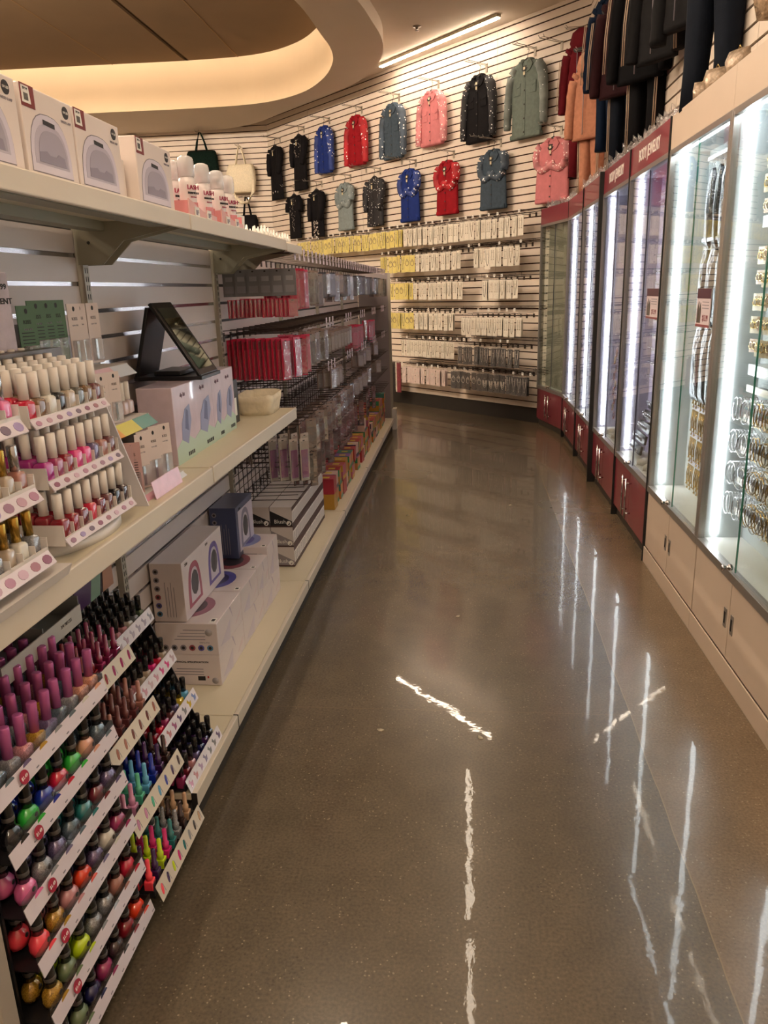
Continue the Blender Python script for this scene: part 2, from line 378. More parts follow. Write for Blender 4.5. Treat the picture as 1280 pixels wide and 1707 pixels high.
# ------------------------------------------------------------------ walls, ceiling
m_ceil = mat('#ddd0c0', .9, 0, .03, 3); m_wallp = mat('#c9bdb0', .85, 0, .02, 4)
m_slat = mat('#dccdbe', .55, 0, .03, 6); m_groove_shade = mat('#341a10', .8)  # groove backing is dark: the shadow between boards put into its colour
SP = .0762
def slat_wall(name, L, z0, z1, loc, rz, seams=()):
    """boards with a dark groove between them; local x along the wall from 0, front face at y=0, facing -y"""
    b = MB(); b.box(0, L, .0118, .03, z0, z1, m_groove_shade)
    n0 = math.ceil(z0 / SP); z = z0; k = n0
    edges = [z0] + [i * SP for i in range(n0, int(z1 / SP) + 1) if i * SP > z0 + .02] + [z1]
    xs = [0] + list(seams) + [L]
    for a, c in zip(xs, xs[1:]):
        for p, q in zip(edges, edges[1:]):
            if q - p > .02: b.box(a + (.0015 if a else 0), c - (.0015 if c < L else 0), 0, .012, p + .0062, q - .0062, m_slat)
    return struct(b, name, loc=loc, rz=rz)
slat_wall('wall_back', BL, .16, 4.02, CORN, BRZ, (1.16, 2.38, 3.6, 4.82))
struct(MB().box(0, BL, .0, .06, 0, .16, mat('#1c1713', .6)), 'baseboard_back', loc=CORN - BN * .02, rz=BRZ)
slat_wall('wall_left', 5.2, .16, 4.02, CORN + Vector((-5.2, 0, 0)), 0, (.5, 1.7, 2.9, 4.1))
slat_wall('wall_right', 8.163 + 3.2, .16, 4.02, (1.17, 8.163, 0), R(-90), tuple(.9 + 1.22 * i for i in range(9)))
struct(MB().box(1.2, 1.3, -4.4, 8.2, 0, 4.02, m_wallp), 'wall_right_backing')
struct(MB().box(-8, 3, -4.5, -4.4, 0, 5, m_wallp), 'wall_front')
struct(MB().box(-8.1, -8, -4.5, 14, 0, 5, m_wallp), 'wall_side')
# the flat ceiling of the aisle, with a big raised oval on the left and the dropped bulkhead ring round it
def arc_pts(pts, n=6):
    """Catmull-Rom through pts"""
    out = []
    P = [pts[0]] + pts + [pts[-1]]
    for i in range(1, len(P) - 2):
        for k in range(n):
            t = k / n; p0, p1, p2, p3 = [Vector(q) for q in P[i - 1:i + 3]]
            out.append(tuple(.5 * ((2 * p1) + (-p0 + p2) * t + (2 * p0 - 5 * p1 + 4 * p2 - p3) * t * t + (-p0 + 3 * p1 - 3 * p2 + p3) * t ** 3)))
    out.append(tuple(P[-2])); return out
outer = arc_pts([(-1.6, 4.9), (-1.15, 6.2), (-.90, 7.5), (-.83, 8.1), (-.79, 8.65), (-.84, 9.2), (-.99, 9.72), (-1.25, 10.25), (-1.75, 10.85), (-2.35, 11.5), (-3.0, 12.2), (-3.6, 12.55)])
outer = outer + [(-8, 12.56)]
inner = arc_pts([(-2.2, 5.2), (-1.66, 6.4), (-1.42, 7.45), (-1.36, 8.35), (-1.34, 8.9), (-1.41, 9.4), (-1.62, 10.0), (-2.0, 10.6), (-2.6, 11.0), (-3.5, 11.1), (-5.0, 11.05), (-8, 10.95)])
def strip_faces(b, A, B, m):
    for (p, q), (r_, s_) in zip(zip(A, A[1:]), zip(B, B[1:])): b.quad([p, q, s_, r_], m)
NP = 90
def resample(P, n):
    P = [Vector(p) for p in P]; D = [0]
    for a, c in zip(P, P[1:]): D.append(D[-1] + (c - a).length)
    out = []
    for i in range(n):
        t = D[-1] * i / (n - 1); j = max(k for k in range(len(D)) if D[k] <= t + 1e-9); j = min(j, len(P) - 2)
        f = (t - D[j]) / max(D[j + 1] - D[j], 1e-9); out.append(P[j].lerp(P[j + 1], f))
    return out
oR = resample(outer, NP); iR = resample(inner, NP)
zb, zt = 3.85, 4.42
b = MB(); m_bulk = mat('#ddd0c0', .9, 0, .02, 2)
o0 = [(p.x, p.y, zb) for p in oR]; o1 = [(p.x, p.y, zt) for p in oR]; i0 = [(p.x, p.y, zb) for p in iR]; i1 = [(p.x, p.y, zt) for p in iR]
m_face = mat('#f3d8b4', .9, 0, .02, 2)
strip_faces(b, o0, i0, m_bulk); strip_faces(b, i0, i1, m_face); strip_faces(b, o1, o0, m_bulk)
struct(b, 'ceiling_bulkhead')
# raised ceiling inside the ring, two panels with a seam
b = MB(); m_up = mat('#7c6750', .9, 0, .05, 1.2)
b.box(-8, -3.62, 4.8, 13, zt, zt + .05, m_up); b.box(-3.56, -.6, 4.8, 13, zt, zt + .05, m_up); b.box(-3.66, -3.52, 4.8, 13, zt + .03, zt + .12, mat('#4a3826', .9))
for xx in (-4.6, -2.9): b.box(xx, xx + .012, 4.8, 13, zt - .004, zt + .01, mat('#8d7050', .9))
struct(b, 'ceiling_raised')
# flat ceiling: pieces right of the ring
b = MB(); oc = [p for p in oR if p.y < 12.54]
z = 4.0
A = [(p.x - .02, p.y, z) for p in oc]; B = [(3.0, p.y, z) for p in oc]; strip_faces(b, A, B, m_ceil)
b.quad([(-8, -4.5, z), (3, -4.5, z), (3, 4.9, z), (-8, 4.9, z)], m_ceil)
b.quad([(-4, 12.5, z), (3, 12.5, z), (3, 14, z), (-4, 14, z)], m_ceil)
struct(b, 'ceiling')
struct(MB().box(-8, -1.6, 4.84, 4.9, 3.99, 4.5, m_bulk), 'ceiling_edge')

BOTTLES = []
def merge_rest(objs, name, label):
    """the bottles past the 300 largest, joined to one object"""
    bm = bmesh.new(); mats = []
    for r in objs:
        Mr = Matrix.LocRotScale(r.location, r.rotation_euler, r.scale)
        for o in [r] + list(r.children):
            n0 = len(bm.verts); f0 = len(bm.faces); bm.from_mesh(o.data); bm.verts.ensure_lookup_table(); bm.faces.ensure_lookup_table()
            bmesh.ops.transform(bm, matrix=Mr, verts=bm.verts[n0:])
            for f in bm.faces[f0:]:
                m = o.material_slots[f.material_index].material
                if m not in mats: mats.append(m)
                f.material_index = mats.index(m)
    me = bpy.data.meshes.new(name); bm.to_mesh(me); bm.free()
    for m in mats: me.materials.append(m)
    for r in objs:
        for c in list(r.children): bpy.data.objects.remove(c)
        bpy.data.objects.remove(r)
    o = bpy.data.objects.new(name, me); COL.objects.link(o); return tag(o, label, 'nail polish', kind='stuff')
def polish(src, loc, rz, j=0, **k):
    o = use(src, loc, rz, **k); BOTTLES.append((Vector(loc).length * (1 + .35 * j), o)); return o
# ------------------------------------------------------------------ gondola shelving on the left
XF, XB = -.745, -1.075
DZ, SZ, TZ = .12, .955, 1.665
m_wht = mat('#d9cdbb', .45, 0, .02, 5); m_pan = mat('#cfc3c0', .5, 0, .02, 5); m_deck = mat('#dccfb4', .4, 0, .02, 5)
m_ins = mat('#c9c4c6', .18, .95); m_post = mat('#a9a294', .45, .1); m_dark = mat('#191614', .6); m_brk = mat('#9a9786', .45, .05)
m_kick = mat('#3a332b', .7); m_blk = mat('#121113', .35)
ys = [.98 + 1.22 * k for k in range(7)]
secn = ['near end', 'second', 'third', 'fourth', 'fifth', 'far end']
for k in range(6):
    y0, y1 = ys[k], ys[k + 1]
    t = empty('gondola_shelving', '%s section of the white slatwall gondola shelving' % secn[k], 'shelving', (XB, y0, 0), 0, 'gondola shelving sections')
    L = 1.22
    b = MB(); b.box(-.02, -.008, 0, L, DZ, 1.64, m_dark)
    n = int((1.64 - DZ) / SP)
    for i in range(n + 1):
        z0 = DZ + i * SP; z1 = min(z0 + SP, 1.64)
        if z1 - z0 < .02: break
        b.box(-.009, 0, .018, L - .018, z0 + .006, z1 - .006, m_pan)
    b.build('back_panel', t)
    if k < 2:
        b = MB()
        for i in range(1, n + 1): b.box(-.0075, -.0035, .02, L - .02, DZ + i * SP - .0055, DZ + i * SP + .0055, m_ins)
        b.build('metal_inserts', t)['label'] = 'shiny metal strips in the grooves of the panel'
    b = MB().box(-.004, .018, -.016, .016, 0, 1.66, m_post)
    for i in range(60):
        z = .2 + i * .024
        for s in (-.006, .006): b.box(.0175, .0187, s - .0016, s + .0016, z, z + .015, m_dark)
    b.build('upright_post', t)
    a0 = .805 if k == 0 else 0
    MB().box(0, XF - XB - .006, a0 + .002, L - .002, DZ - .02, DZ, m_deck, .002).build('base_deck', t)
    b = MB().box(XF - XB - .005, XF - XB + .012, a0 + .001, L - .001, .075, DZ + .003, m_wht, .003).box(XF - XB - .03, XF - XB - .012, a0, L, .0, .08, m_kick)
    b.box(XF - XB - .004, XF - XB + .0125, a0 + .0, a0 + .0012, .07, DZ + .004, m_dark)
    b.build('front_rail', t)
t = empty('end_panel', 'grey end panel closing the far end of the gondola shelving', 'panel', (XB, 8.305, 0))
MB().box(0, .33, 0, .02, .0, 1.62, mat('#8f8586', .5)).build('panel_board', t)
MB().box(.31, .335, -.004, .024, 0, 1.62, m_post).build('corner_post', t)
MB().box(.325, .37, -.05, .06, .0, .22, mat('#d8d4cf', .4)).box(.33, .372, -.045, .055, .2, .225, m_wht).build('foot_cover', t)

def shelf(name, y0, y1, z, th, label):
    t = empty(name, label, 'shelf', (XB, y0, z - th), 0, 'gondola shelves')
    D = XF - XB; L = y1 - y0
    MB().box(.02, D - .004, .003, L - .003, th - .012, th, m_deck, .002).box(.05, .1, .02, L - .02, 0, th - .012, m_brk).box(D - .1, D - .05, .02, L - .02, .004, th - .012, m_brk).build('shelf_board', t)
    MB().box(D - .008, D + .004, .002, L - .002, -.004, th + .002, m_wht, .003).build('front_rail', t)
    for yy in (.02, L - .03):
        MB().prism([(.012, th - .012), (D - .02, th - .012), (D - .02, th - .03), (.15, -.028), (.085, -.088), (.012, -.088)], yy, yy + .006, m_brk).ball((.05, yy - .001, -.03), .005, m_dark).build('shelf_bracket', t)
    return t
shelf('gondola_shelf', .98, 2.198, TZ, .036, 'near top shelf of the gondola, carrying the white lamp boxes')
shelf('gondola_shelf', 2.202, 3.42, TZ, .036, 'second top shelf of the gondola, carrying the lash shampoo bottles')
shelf('gondola_shelf', .98, 2.198, SZ, .045, 'near middle shelf of the gondola, under the nail polish stands')
shelf('gondola_shelf', 2.202, 3.42, SZ, .045, 'second middle shelf of the gondola, under the cloth basket')
# ledge of the third section top, where the peg hooks start
shelf('gondola_shelf', 3.425, 3.75, TZ - .01, .03, 'short end of the top shelf beside the first peg hooks')

# ---- top shelf goods
m_pkb = mat('#e8dad2', .4, 0, .015, 6); m_red = mat('#7c2622', .5); m_lab = mat('#f0ece4', .5); m_ink = mat('#241f20', .6); m_gry = mat('#8d858d', .5)
m_lil = mat('#d9d0dc', .35); m_lid = mat('#a79fae', .4); m_edge = mat('#6f6872', .4)
def arch(cx, cz, wd, ht, n=14, p=.75):
    out = []
    for i in range(n + 1):
        a = math.pi * i / n; c, s_ = math.cos(a), math.sin(a)
        out.append((cx + wd / 2 * (abs(c) ** p) * (1 if c > 0 else -1), cz + ht * s_ ** p if s_ > 0 else cz))
    return out
def lamp_box(w_, label, red=True):
    """front face at local y=0 facing -y; x 0..w_"""
    h, d = .155, .2
    t = empty('lamp_box', label, 'box', group='uv lamp boxes on the top shelf')
    MB().box(0, w_, 0, d, 0, h, m_pkb, .0025).build('carton', t)
    b = MB(); cx = w_ * .47
    f = lambda o, y, m: b.prism(o, y, y + .0006, m)
    f(arch(cx, .012, w_ * .80, .105), -.0006, m_edge)
    f(arch(cx, .0135, w_ * .79, .102), -.0010, m_lil)
    f(arch(cx, .027, w_ * .66, .072), -.0014, mat('#bdb4c2', .4))
    f(arch(cx + .004, .031, w_ * .55, .058), -.0018, m_lid)
    f([(cx - w_ * .25, .048), (cx - .02, .052), (cx - .01, .046), (cx + .014, .046), (cx + .024, .052), (cx + w_ * .24, .048), (cx + w_ * .26, .031), (cx - w_ * .26, .031)], -.0022, mat('#8f8796', .4))
    b.prism([(cx - .021, .098), (cx + .021, .096), (cx + .021, .104), (cx - .021, .106)], -.0022, -.0016, m_ink)
    b.build('lamp_picture', t)
    b = MB(); b.prism([(w_ * .86 + .012 * math.cos(a), .135 + .0115 * math.sin(a)) for a in [i * math.pi / 8 for i in range(16)]], -.001, 0, m_ink)
    b.text('UV LED', .006, m_lab, T((w_ * .86, -.0012, .135)), .0002)
    b.text('UV/LED LAMP', .0065, m_gry, T((w_ * .85, -.0006, .117)), .0003); b.build('logo', t)
    if red:
        b = MB(); b.prism([(.004, .155), (.05, .155), (.05, .118), (.004, .118)], -.0008, 0, m_red).prism([(.007, .152), (.032, .152), (.036, .124), (.007, .124)], -.0014, -.0006, m_lab)
        for i in range(7): b.box(.013 + i * .0022, .0142 + i * .0022, -.0017, -.0013, .128, .14, m_ink)
        b.text('$99.99', .006, m_ink, T((.02, -.0016, .147)), .0002)
        b.build('price_sticker', t)
    return t
for y0, y1, lb in [(1.20, 1.425, 'white lamp box at the near end of the top shelf, cut by the frame'),
                   (1.437, 1.628, 'white lamp box with red corner sticker, second on the top shelf'),
                   (1.634, 1.85, 'white lamp box with red corner sticker, third on the top shelf'),
                   (1.94, 2.175, 'white lamp box standing apart, beside the lash shampoo bottles')]:
    t = lamp_box(y1 - y0, lb); t.location = (-.772, y0, TZ); t.rotation_euler = (0, 0, FACE_X)
MB().box(-1.0, -.80, 1.858, 1.93, TZ, TZ + .10, m_pkb, .002).build('carton', label='low plain pinkish carton between two lamp boxes on the top shelf', cat='box')

# lash shampoo bottles with domed clear caps
m_clr = glass('clear_plastic', (.97, .96, .97), .08, 1.4, .12); m_domed = glass('milky_cap', (.97, .96, .97), .12, 1.2, .5); m_sh = mat('#eee3e0', .3, coat=.4); m_pk = mat('#dd8f93', .45); m_mag = mat('#a1294d', .5)
def shampoo():
    b = MB().lathe([(.0, 0), (.0195, .001), (.021, .005), (.021, .078), (.0195, .088), (.013, .094), (.013, .1)], m_sh, 16)
    o = b.build('shampoo_bottle', label='x x x x', cat='bottle', group='lash shampoo bottles')
    MB().lathe([(.012, .092), (.0205, .093), (.0205, .128), (.018, .137), (.01, .141), (0, .142)], m_domed, 16).lathe([(.006, .1), (.006, .118), (.010, .119), (.010, .126), (0, .127)], m_sh, 10).build('cap', o)
    b = MB()
    for k, (tx, sz, mm, z) in enumerate([('LASH', .0155, m_mag, .066), ('SHAMPOO', .0072, m_ink, .053), ('lash foam', .0045, m_mag, .044)]):
        b.text(tx, sz, mm, T((0, -.0213, z)), .0012)
    b.box(-.012, .012, -.0212, -.018, .012, .032, m_pk); b.build('print', o)
    return o
sp = shampoo()
rows = [(-.775, 2.30), (-.775, 2.44), (-.775, 2.585), (-.775, 2.70), (-.835, 2.235), (-.835, 2.36), (-.835, 2.50), (-.835, 2.64), (-.895, 2.40), (-.895, 2.56)]
for i, (x, y) in enumerate(rows):
    r = ['front', 'middle', 'back'][0 if i < 4 else 1 if i < 8 else 2]; q = i if i < 4 else i - 4 if i < 8 else i - 8
    use(sp, (x, y, TZ + .004), R(50 + 20 * rnd.random()), sc=1.13, label='white lash shampoo bottle, %s in the %s row from the lamp boxes' % (ordi(q), r))
for i, (y0, y1) in enumerate([(2.225, 2.475), (2.53, 2.775)]):
    t = empty('counter_tray', '%s pink cardboard tray holding lash shampoo bottles' % ('near' if i == 0 else 'far'), 'tray', (-.745, y0, TZ), FACE_X, 'lash shampoo trays')
    L = y1 - y0
    MB().box(0, L, .01, .18, 0, .003, m_pk).prism([(0, 0), (L, 0), (L, .016), (L * .5, .020), (0, .045)], .004, .007, mat('#e9b4ae', .4)).box(0, .002, .008, .18, 0, .04, m_pk).box(L - .002, L, .008, .18, 0, .04, m_pk).build('tray', t)
    b = MB()
    for px in (.04, L - .1):
        b.box(px, px + .034, 0, .0035, .002, .026, m_lab).box(px + .004, px + .018, -.0006, .001, .005, .018, m_gry)
        b.text('$', .012, m_ink, T((px + .025, -.0005, .014)), .0002)
    b.build('price_labels', t)
    MB().box(.0, L * .34, .15, .153, 0, .19, mat('#f0c9c2', .4)).box(.006, L * .34 - .006, .148, .15, .13, .175, mat('#c9324f', .5)).box(.012, L * .3, .1478, .15, .085, .12, m_pk).text('LASH', .02, m_lab, T((L * .17, .1476, .152)), .0005).build('header_card', t)
t = empty('open_box', 'small open white box on the top shelf past the shampoo', 'box', (-.80, 2.87, TZ), FACE_X)
MB().prism([(0, 0), (.1, 0), (.115, .062), (-.012, .062)], 0, .003, m_lab).prism([(0, 0), (.1, 0), (.115, .062), (-.012, .062)], .08, .083, m_lab).box(0, .1, 0, .083, 0, .003, m_lab).prism([(0, 0), (.003, 0), (-.009, .062), (-.012, .062)], 0, .083, m_lab).prism([(.1, 0), (.103, 0), (.118, .062), (.115, .062)], 0, .083, m_lab).build('carton', t)
MB().box(.02, .05, .01, .05, .004, .075, mat('#3a3030', .5)).build('contents', t)
sk = MB().lathe([(.012, 0), (.012, .012), (.006, .017), (.003, .034), (0, .036)], m_lab, 8).build('nozzle_cap', label='x x x x', cat='cap', group='white nozzle caps on the top shelf')
n = 0
for i in range(12):
    for j in range(2):
        n += 1
        use(sk, (-.765 - .05 * j, 2.99 + i * .052 + .02 * j, TZ), 0, label='white pointed nozzle cap, %s in the %s row on the top shelf end' % (ordi(i), 'front' if j == 0 else 'back'), sc=.8 + .4 * rnd.random())

# ------------------------------------------------------------------ nail polish
def bottle_square(cap_m, capr, caph, wd, ht, ring=None):
    """square-shouldered polish bottle; body is the thing, cap a part"""
    h = wd / 2
    def ring_(s, z, r=.25): 
        return [(s * math.copysign(abs(math.cos(a)) ** r, math.cos(a)), s * math.copysign(abs(math.sin(a)) ** r, math.sin(a)), z) for a in [2 * math.pi * (i + .5) / 12 for i in range(12)]]
    body = MB().loft([ring_(h * .93, 0), ring_(h, .002), ring_(h, ht * .84), ring_(h * .8, ht * .95), ring_(h * .45, ht, .6), ring_(h * .45, ht + .003, .8)], m_polish0)
    o = body.build('polish_bottle', label='x x x x', cat='nail polish')
    cb = MB().lathe([(capr, ht + .001), (capr, ht + caph * .97), (capr * .9, ht + caph), (0, ht + caph)], cap_m, 12); cb.build('cap', o)
    if ring == 'print': MB().box(-h * .7, h * .7, -h - .0004, -h + .001, ht * .25, ht * .55, mat('#e8e2dc', .5)).build('label', o)
    return o
def bottle_round(cap_m, ring_m):
    """bulb-shaped polish bottle with a tall tapered cap and a grey collar"""
    body = MB().lathe([(.013, 0), (.0175, .002), (.0188, .012), (.0175, .022), (.0125, .029), (.0078, .032), (.0078, .035)], m_polish0, 14, sx=1.1, sy=.85)
    o = body.build('polish_bottle', label='x x x x', cat='nail polish')
    MB().lathe([(.0098, .045), (.0100, .0455), (.0100, .052), (.0098, .0525)], ring_m, 12).build('collar', o)
    MB().lathe([(.0092, .033), (.0096, .046), (.0092, .074), (.0078, .080), (0, .081)], cap_m, 12).build('cap', o)
    MB().lathe([(.0, 0), (.0042, .0003), (.0042, .0012), (0, .0014)], mat('#2b2326', .4), 10, M=T((0, -.0152, .02)) @ Rx(R(90))).build('shade_dot', o)
    return o
def bottle_pencil():
    """small square bottle under a tall tapered brush cap of the same colour"""
    body = MB().box(-.011, .011, -.011, .011, 0, .034, m_polish0, .002).box(-.008, .008, -.0114, -.0108, .008, .026, mat('#55484a', .5))
    o = body.build('polish_bottle', label='x x x x', cat='nail polish')
    MB().lathe([(.0085, .034), (.0085, .052), (.0055, .054), (.0058, .088), (.004, .091), (0, .0915)], m_polish0, 10).build('cap', o)
    return o
m_polish0 = mat('#a01530', .12, 0, 0, 1, 0, coat=1.)
def pol(hx, gl=False): return mat(hx, .14, .25 if gl else 0, .5 if gl else 0, 500 if gl else 20, 0, coat=1.)
m_cw = mat('#f3ebe2', .4); m_cb = mat('#161416', .25, coat=.5); m_cmag = mat('#c267a2', .25, .35); m_gold = mat('#c9a24e', .25, .95); m_silv = mat('#cfcfd2', .15, .95)
m_colr = mat('#6d6a68', .35, .4)
b_white = bottle_square(m_cw, .0095, .050, .029, .036)
b_gold = bottle_square(m_gold, .0085, .045, .027, .04); b_silv = bottle_square(m_silv, .0085, .045, .027, .04)
b_round = bottle_round(m_cb, m_colr); b_mag = bottle_square(m_cmag, .0095, .06, .031, .034)
b_black = bottle_square(m_cb, .0088, .045, .024, .034); b_pencil = bottle_pencil()
def cname(hx):
    return NAMES.get(hx, 'coloured')
NAMES = {'#c81f3c': 'red', '#8c1524': 'dark red', '#d9287a': 'hot pink', '#b01d86': 'magenta', '#e86ea5': 'pink', '#7a5b3c': 'olive brown', '#3b2a2c': 'black brown', '#6e3b3b': 'brown',
         '#a87062': 'mauve', '#1d1a1e': 'black', '#b8a58f': 'beige', '#d9d2c4': 'pearl white', '#30b23c': 'neon green', '#1b2f9c': 'royal blue', '#5a6a74': 'steel blue', '#e8421f': 'neon orange',
         '#ff4a58': 'neon coral', '#c8e01e': 'neon yellow', '#b58a2e': 'gold glitter', '#6a5c80': 'purple glitter', '#8f8f92': 'silver glitter', '#2c7a78': 'teal', '#3f1e52': 'deep purple', '#c98a8e': 'rose',
         '#e0a184': 'peach', '#5aa3c9': 'sky blue', '#4fb08c': 'mint', '#6e7f5c': 'sage', '#3a2320': 'chocolate', '#70202c': 'wine', '#d8b93a': 'yellow', '#23224f': 'navy', '#c8a07c': 'tan', '#9b2f5e': 'raspberry', '#d18fb0': 'light pink'}
GL = {'#b58a2e', '#6a5c80', '#8f8f92', '#5a6a74'}
def fins(b, y0, y1, n, x0, x1, z, h, m, th=.0016):
    for i in range(n + 1):
        y = y0 + (y1 - y0) * i / n; b.box(x0, x1, y - th / 2, y + th / 2, z, z + h, m)
m_tray = mat('#e4dcd6', .35); m_tray2 = mat('#201e20', .35); m_lip = mat('#e6dbe2', .3, coat=.3)
m_disc = [mat(c, .35) for c in ('#a07c92', '#946078', '#b98aa2', '#aa98c4', '#ac7c8a', '#c4a0b0', '#7d6e82', '#d4b4c6')]

# stand of white-capped polishes (three tiers on a round turning base)
ST = empty('polish_stand', 'white rotating stand with three tiers of white-capped nail polishes', 'display stand', (0, 0, 0))
b = MB().lathe([(.0, 0), (.20, 0), (.20, .018), (.19, .022), (0, .022)], m_tray, 40, sx=.72, sy=1.0, M=T((-.905, 1.54, SZ)))
b.build('turntable', ST)
MB().box(-1.03, -.99, 1.36, 1.69, SZ + .02, 1.40, mat('#8d8886', .3, .3)).box(-.99, -.975, 1.675, 1.69, 1.28, 1.40, m_silv).build('back_panel', ST)
tiers = [(-.768, 1.000), (-.785, 1.113), (-.803, 1.232)]
cols3 = [['#8c1524', '#8c1524', '#70202c', '#c81f3c', '#70202c', '#6e3b3b', '#1d1a1e', '#3b2a2c'],
         ['#b01d86', '#9b2f5e', '#8c1524', '#d9287a', '#d9287a', '#6a5c80', '#a87062', '#6e3b3b'],
         ['#c81f3c', '#7a5b3c', '#d9d2c4', '#1d1a1e', '#b8a58f', '#5d5a50', '#7a5b3c', '#6e3b3b']]
NAMES['#5d5a50'] = 'grey'
for k, (x, z) in enumerate(tiers):
    y0, y1 = 1.365, 1.682; nr = 4 if k < 2 else 6
    b = MB().box(x - .19, x, y0, y1, z - .004, z - .001, m_tray)
    b.box(x - .003, x, y0, y1, z - .004, z + .004, m_tray); b.box(x - .19, x, y0 - .002, y0, z - .012, z + .03, m_tray); b.box(x - .19, x, y1, y1 + .002, z - .012, z + .03, m_tray)
    fins(b, y0, y1, 8, x - .014, x, z, .026, m_tray)
    b.build('tier_tray', ST)
    b = MB().prism([(x, z + .002), (x + .011, z - .014), (x + .0095, z - .016), (x - .002, z)], y0, y1, m_lip)
    for i in range(8):
        yc = y0 + (i + .5) * (y1 - y0) / 8
        Mx = T((x + .0060, yc, z - .006)) @ Rz(R(90)) @ Rx(R(-34))
        b.prism([(.0095 * math.cos(a), .0055 * math.sin(a)) for a in [j * math.pi / 5 for j in range(10)]], -.0006, .0006, m_disc[(i * 3 + k) % 8], M=Mx)
    b.build('label_strip', ST)
    for i in range(8):
        for j in range(nr):
            hx = cols3[k][i]
            polish(b_white, (x - .017 - .031 * j, y0 + (i + .5) * (y1 - y0) / 8, z + .002 + .006 * j), R(90 + rnd.uniform(-4, 4)), j,
                label='%s polish, white cap, %s column, %s row back, %s tier of rotating stand' % (cname(hx), ordi(i), ordi(j), ['bottom', 'middle', 'top'][k]),
                group='white-capped nail polishes on the rotating stand', recolor={'self': pol(hx, hx in GL)})
# near stand, cut by the frame
ST2 = empty('polish_stand', 'near white stand of metal-capped polishes, cut by the left frame edge', 'display stand', (0, 0, 0))
c2 = [['#d9d2c4', '#8f8f92', '#8f8f92', '#b8a58f', '#d9d2c4', '#8f8f92'], ['#6e3b3b', '#b8a58f', '#8c1524', '#b8a58f', '#b8a58f', '#a87062'], ['#3b2a2c', '#d9287a', '#6e3b3b', '#b8a58f', '#3b2a2c', '#e86ea5']]
for k, (x, z) in enumerate([(-.742, 1.012), (-.748, 1.128), (-.756, 1.25)]):
    y0, y1 = 1.02, 1.255
    b = MB().box(x - .13, x, y0, y1, z - .004, z - .001, m_tray).box(x - .003, x, y0, y1, z - .004, z + .012, m_tray).box(x - .13, x, y1, y1 + .002, z - .01, z + .03, m_tray)
    fins(b, y0, y1, 6, x - .014, x, z, .026, m_tray); b.build('tier_tray', ST2)
    b = MB().prism([(x, z + .006), (x + .014, z - .016), (x + .0125, z - .018), (x - .002, z + .004)], y0, y1, m_lip)
    for i in range(6):
        yc = y0 + (i + .5) * (y1 - y0) / 6
        b.prism([(.013 * math.cos(a), .009 * math.sin(a)) for a in [j * math.pi / 5 for j in range(10)]], -.0006, .0006, m_disc[(i * 5 + k) % 8], M=T((x + .0075, yc, z - .005)) @ Rz(R(90)) @ Rx(R(-34)))
    b.build('label_strip', ST2)
    for i in range(6):
        for j in range(3):
            hx = c2[k][i]; sil = (k > 0 and (i + j) % 3 != 1)
            polish(b_silv if sil else b_gold, (x - .02 - .033 * j, y0 + (i + .5) * (y1 - y0) / 6, z + .005 * j), R(90 + rnd.uniform(-5, 5)), j,
                label='%s polish, %s cap, %s column, %s row back, %s tier of near stand' % (cname(hx), 'silver' if sil else 'gold', ordi(i), ordi(j), ['bottom', 'middle', 'top'][k]),
                group='metal-capped nail polishes on the near stand', recolor={'self': pol(hx, hx in GL)})
MB().prism([(-1.0, SZ), (-.735, SZ), (-.725, SZ + .022), (-.99, SZ + .022)], 1.0, 1.30, m_tray).build('base', ST2)
MB().box(-.93, -.90, 1.02, 1.25, SZ + .02, 1.30, m_tray).build('back_panel', ST2)

# cuticle-kit display with a slanted white side panel
m_pp = mat('#d8bfbd', .45); m_pp2 = mat('#caa4a1', .45); m_grn = mat('#4c6b4a', .5); m_kit = mat('#dccbc4', .45); m_bli = glass('blister_film', (.96, .95, .96), .1, 2.2, .12)
KD = empty('kit_display', 'white slant-sided counter display of nail tool kits', 'display stand', (0, 0, 0))
MB().prism([(-1.02, SZ), (-.768, SZ), (-.866, 1.27), (-.9, 1.285), (-1.02, 1.285)], 1.772, 1.776, mat('#cfc9cb', .4)).build('side_panel', KD)
MB().box(-1.03, -1.02, 1.772, 2.12, SZ, 1.36, mat('#a8a2a2', .4)).build('back_panel', KD)
for z, x in ((1.275, -.93), (1.135, -.885), (SZ + .012, -.80)):
    MB().box(-1.02, x, 1.776, 2.115, z - .006, z, m_tray).build('shelf', KD)
b = MB()
for (z, x, c) in ((1.275, -.93, '#9c6e7e'), (1.135, -.885, '#e59a3c'), (SZ + .012, -.80, '#e6a8bb')):
    Mx = T((x, 1.776, z))
    for i, cc in enumerate([c, {'#e59a3c': '#d9cc5a'}.get(c, '#e9c7d2'), {'#e59a3c': '#5f9a94'}.get(c, '#dbe0ea')]):
        b.prism([(0, .0), (.028, -.026), (.026, -.028), (-.002, -.002)], i * .11, (i + 1) * .11, mat(cc, .35), M=Mx)
b.build('label_strips', KD)
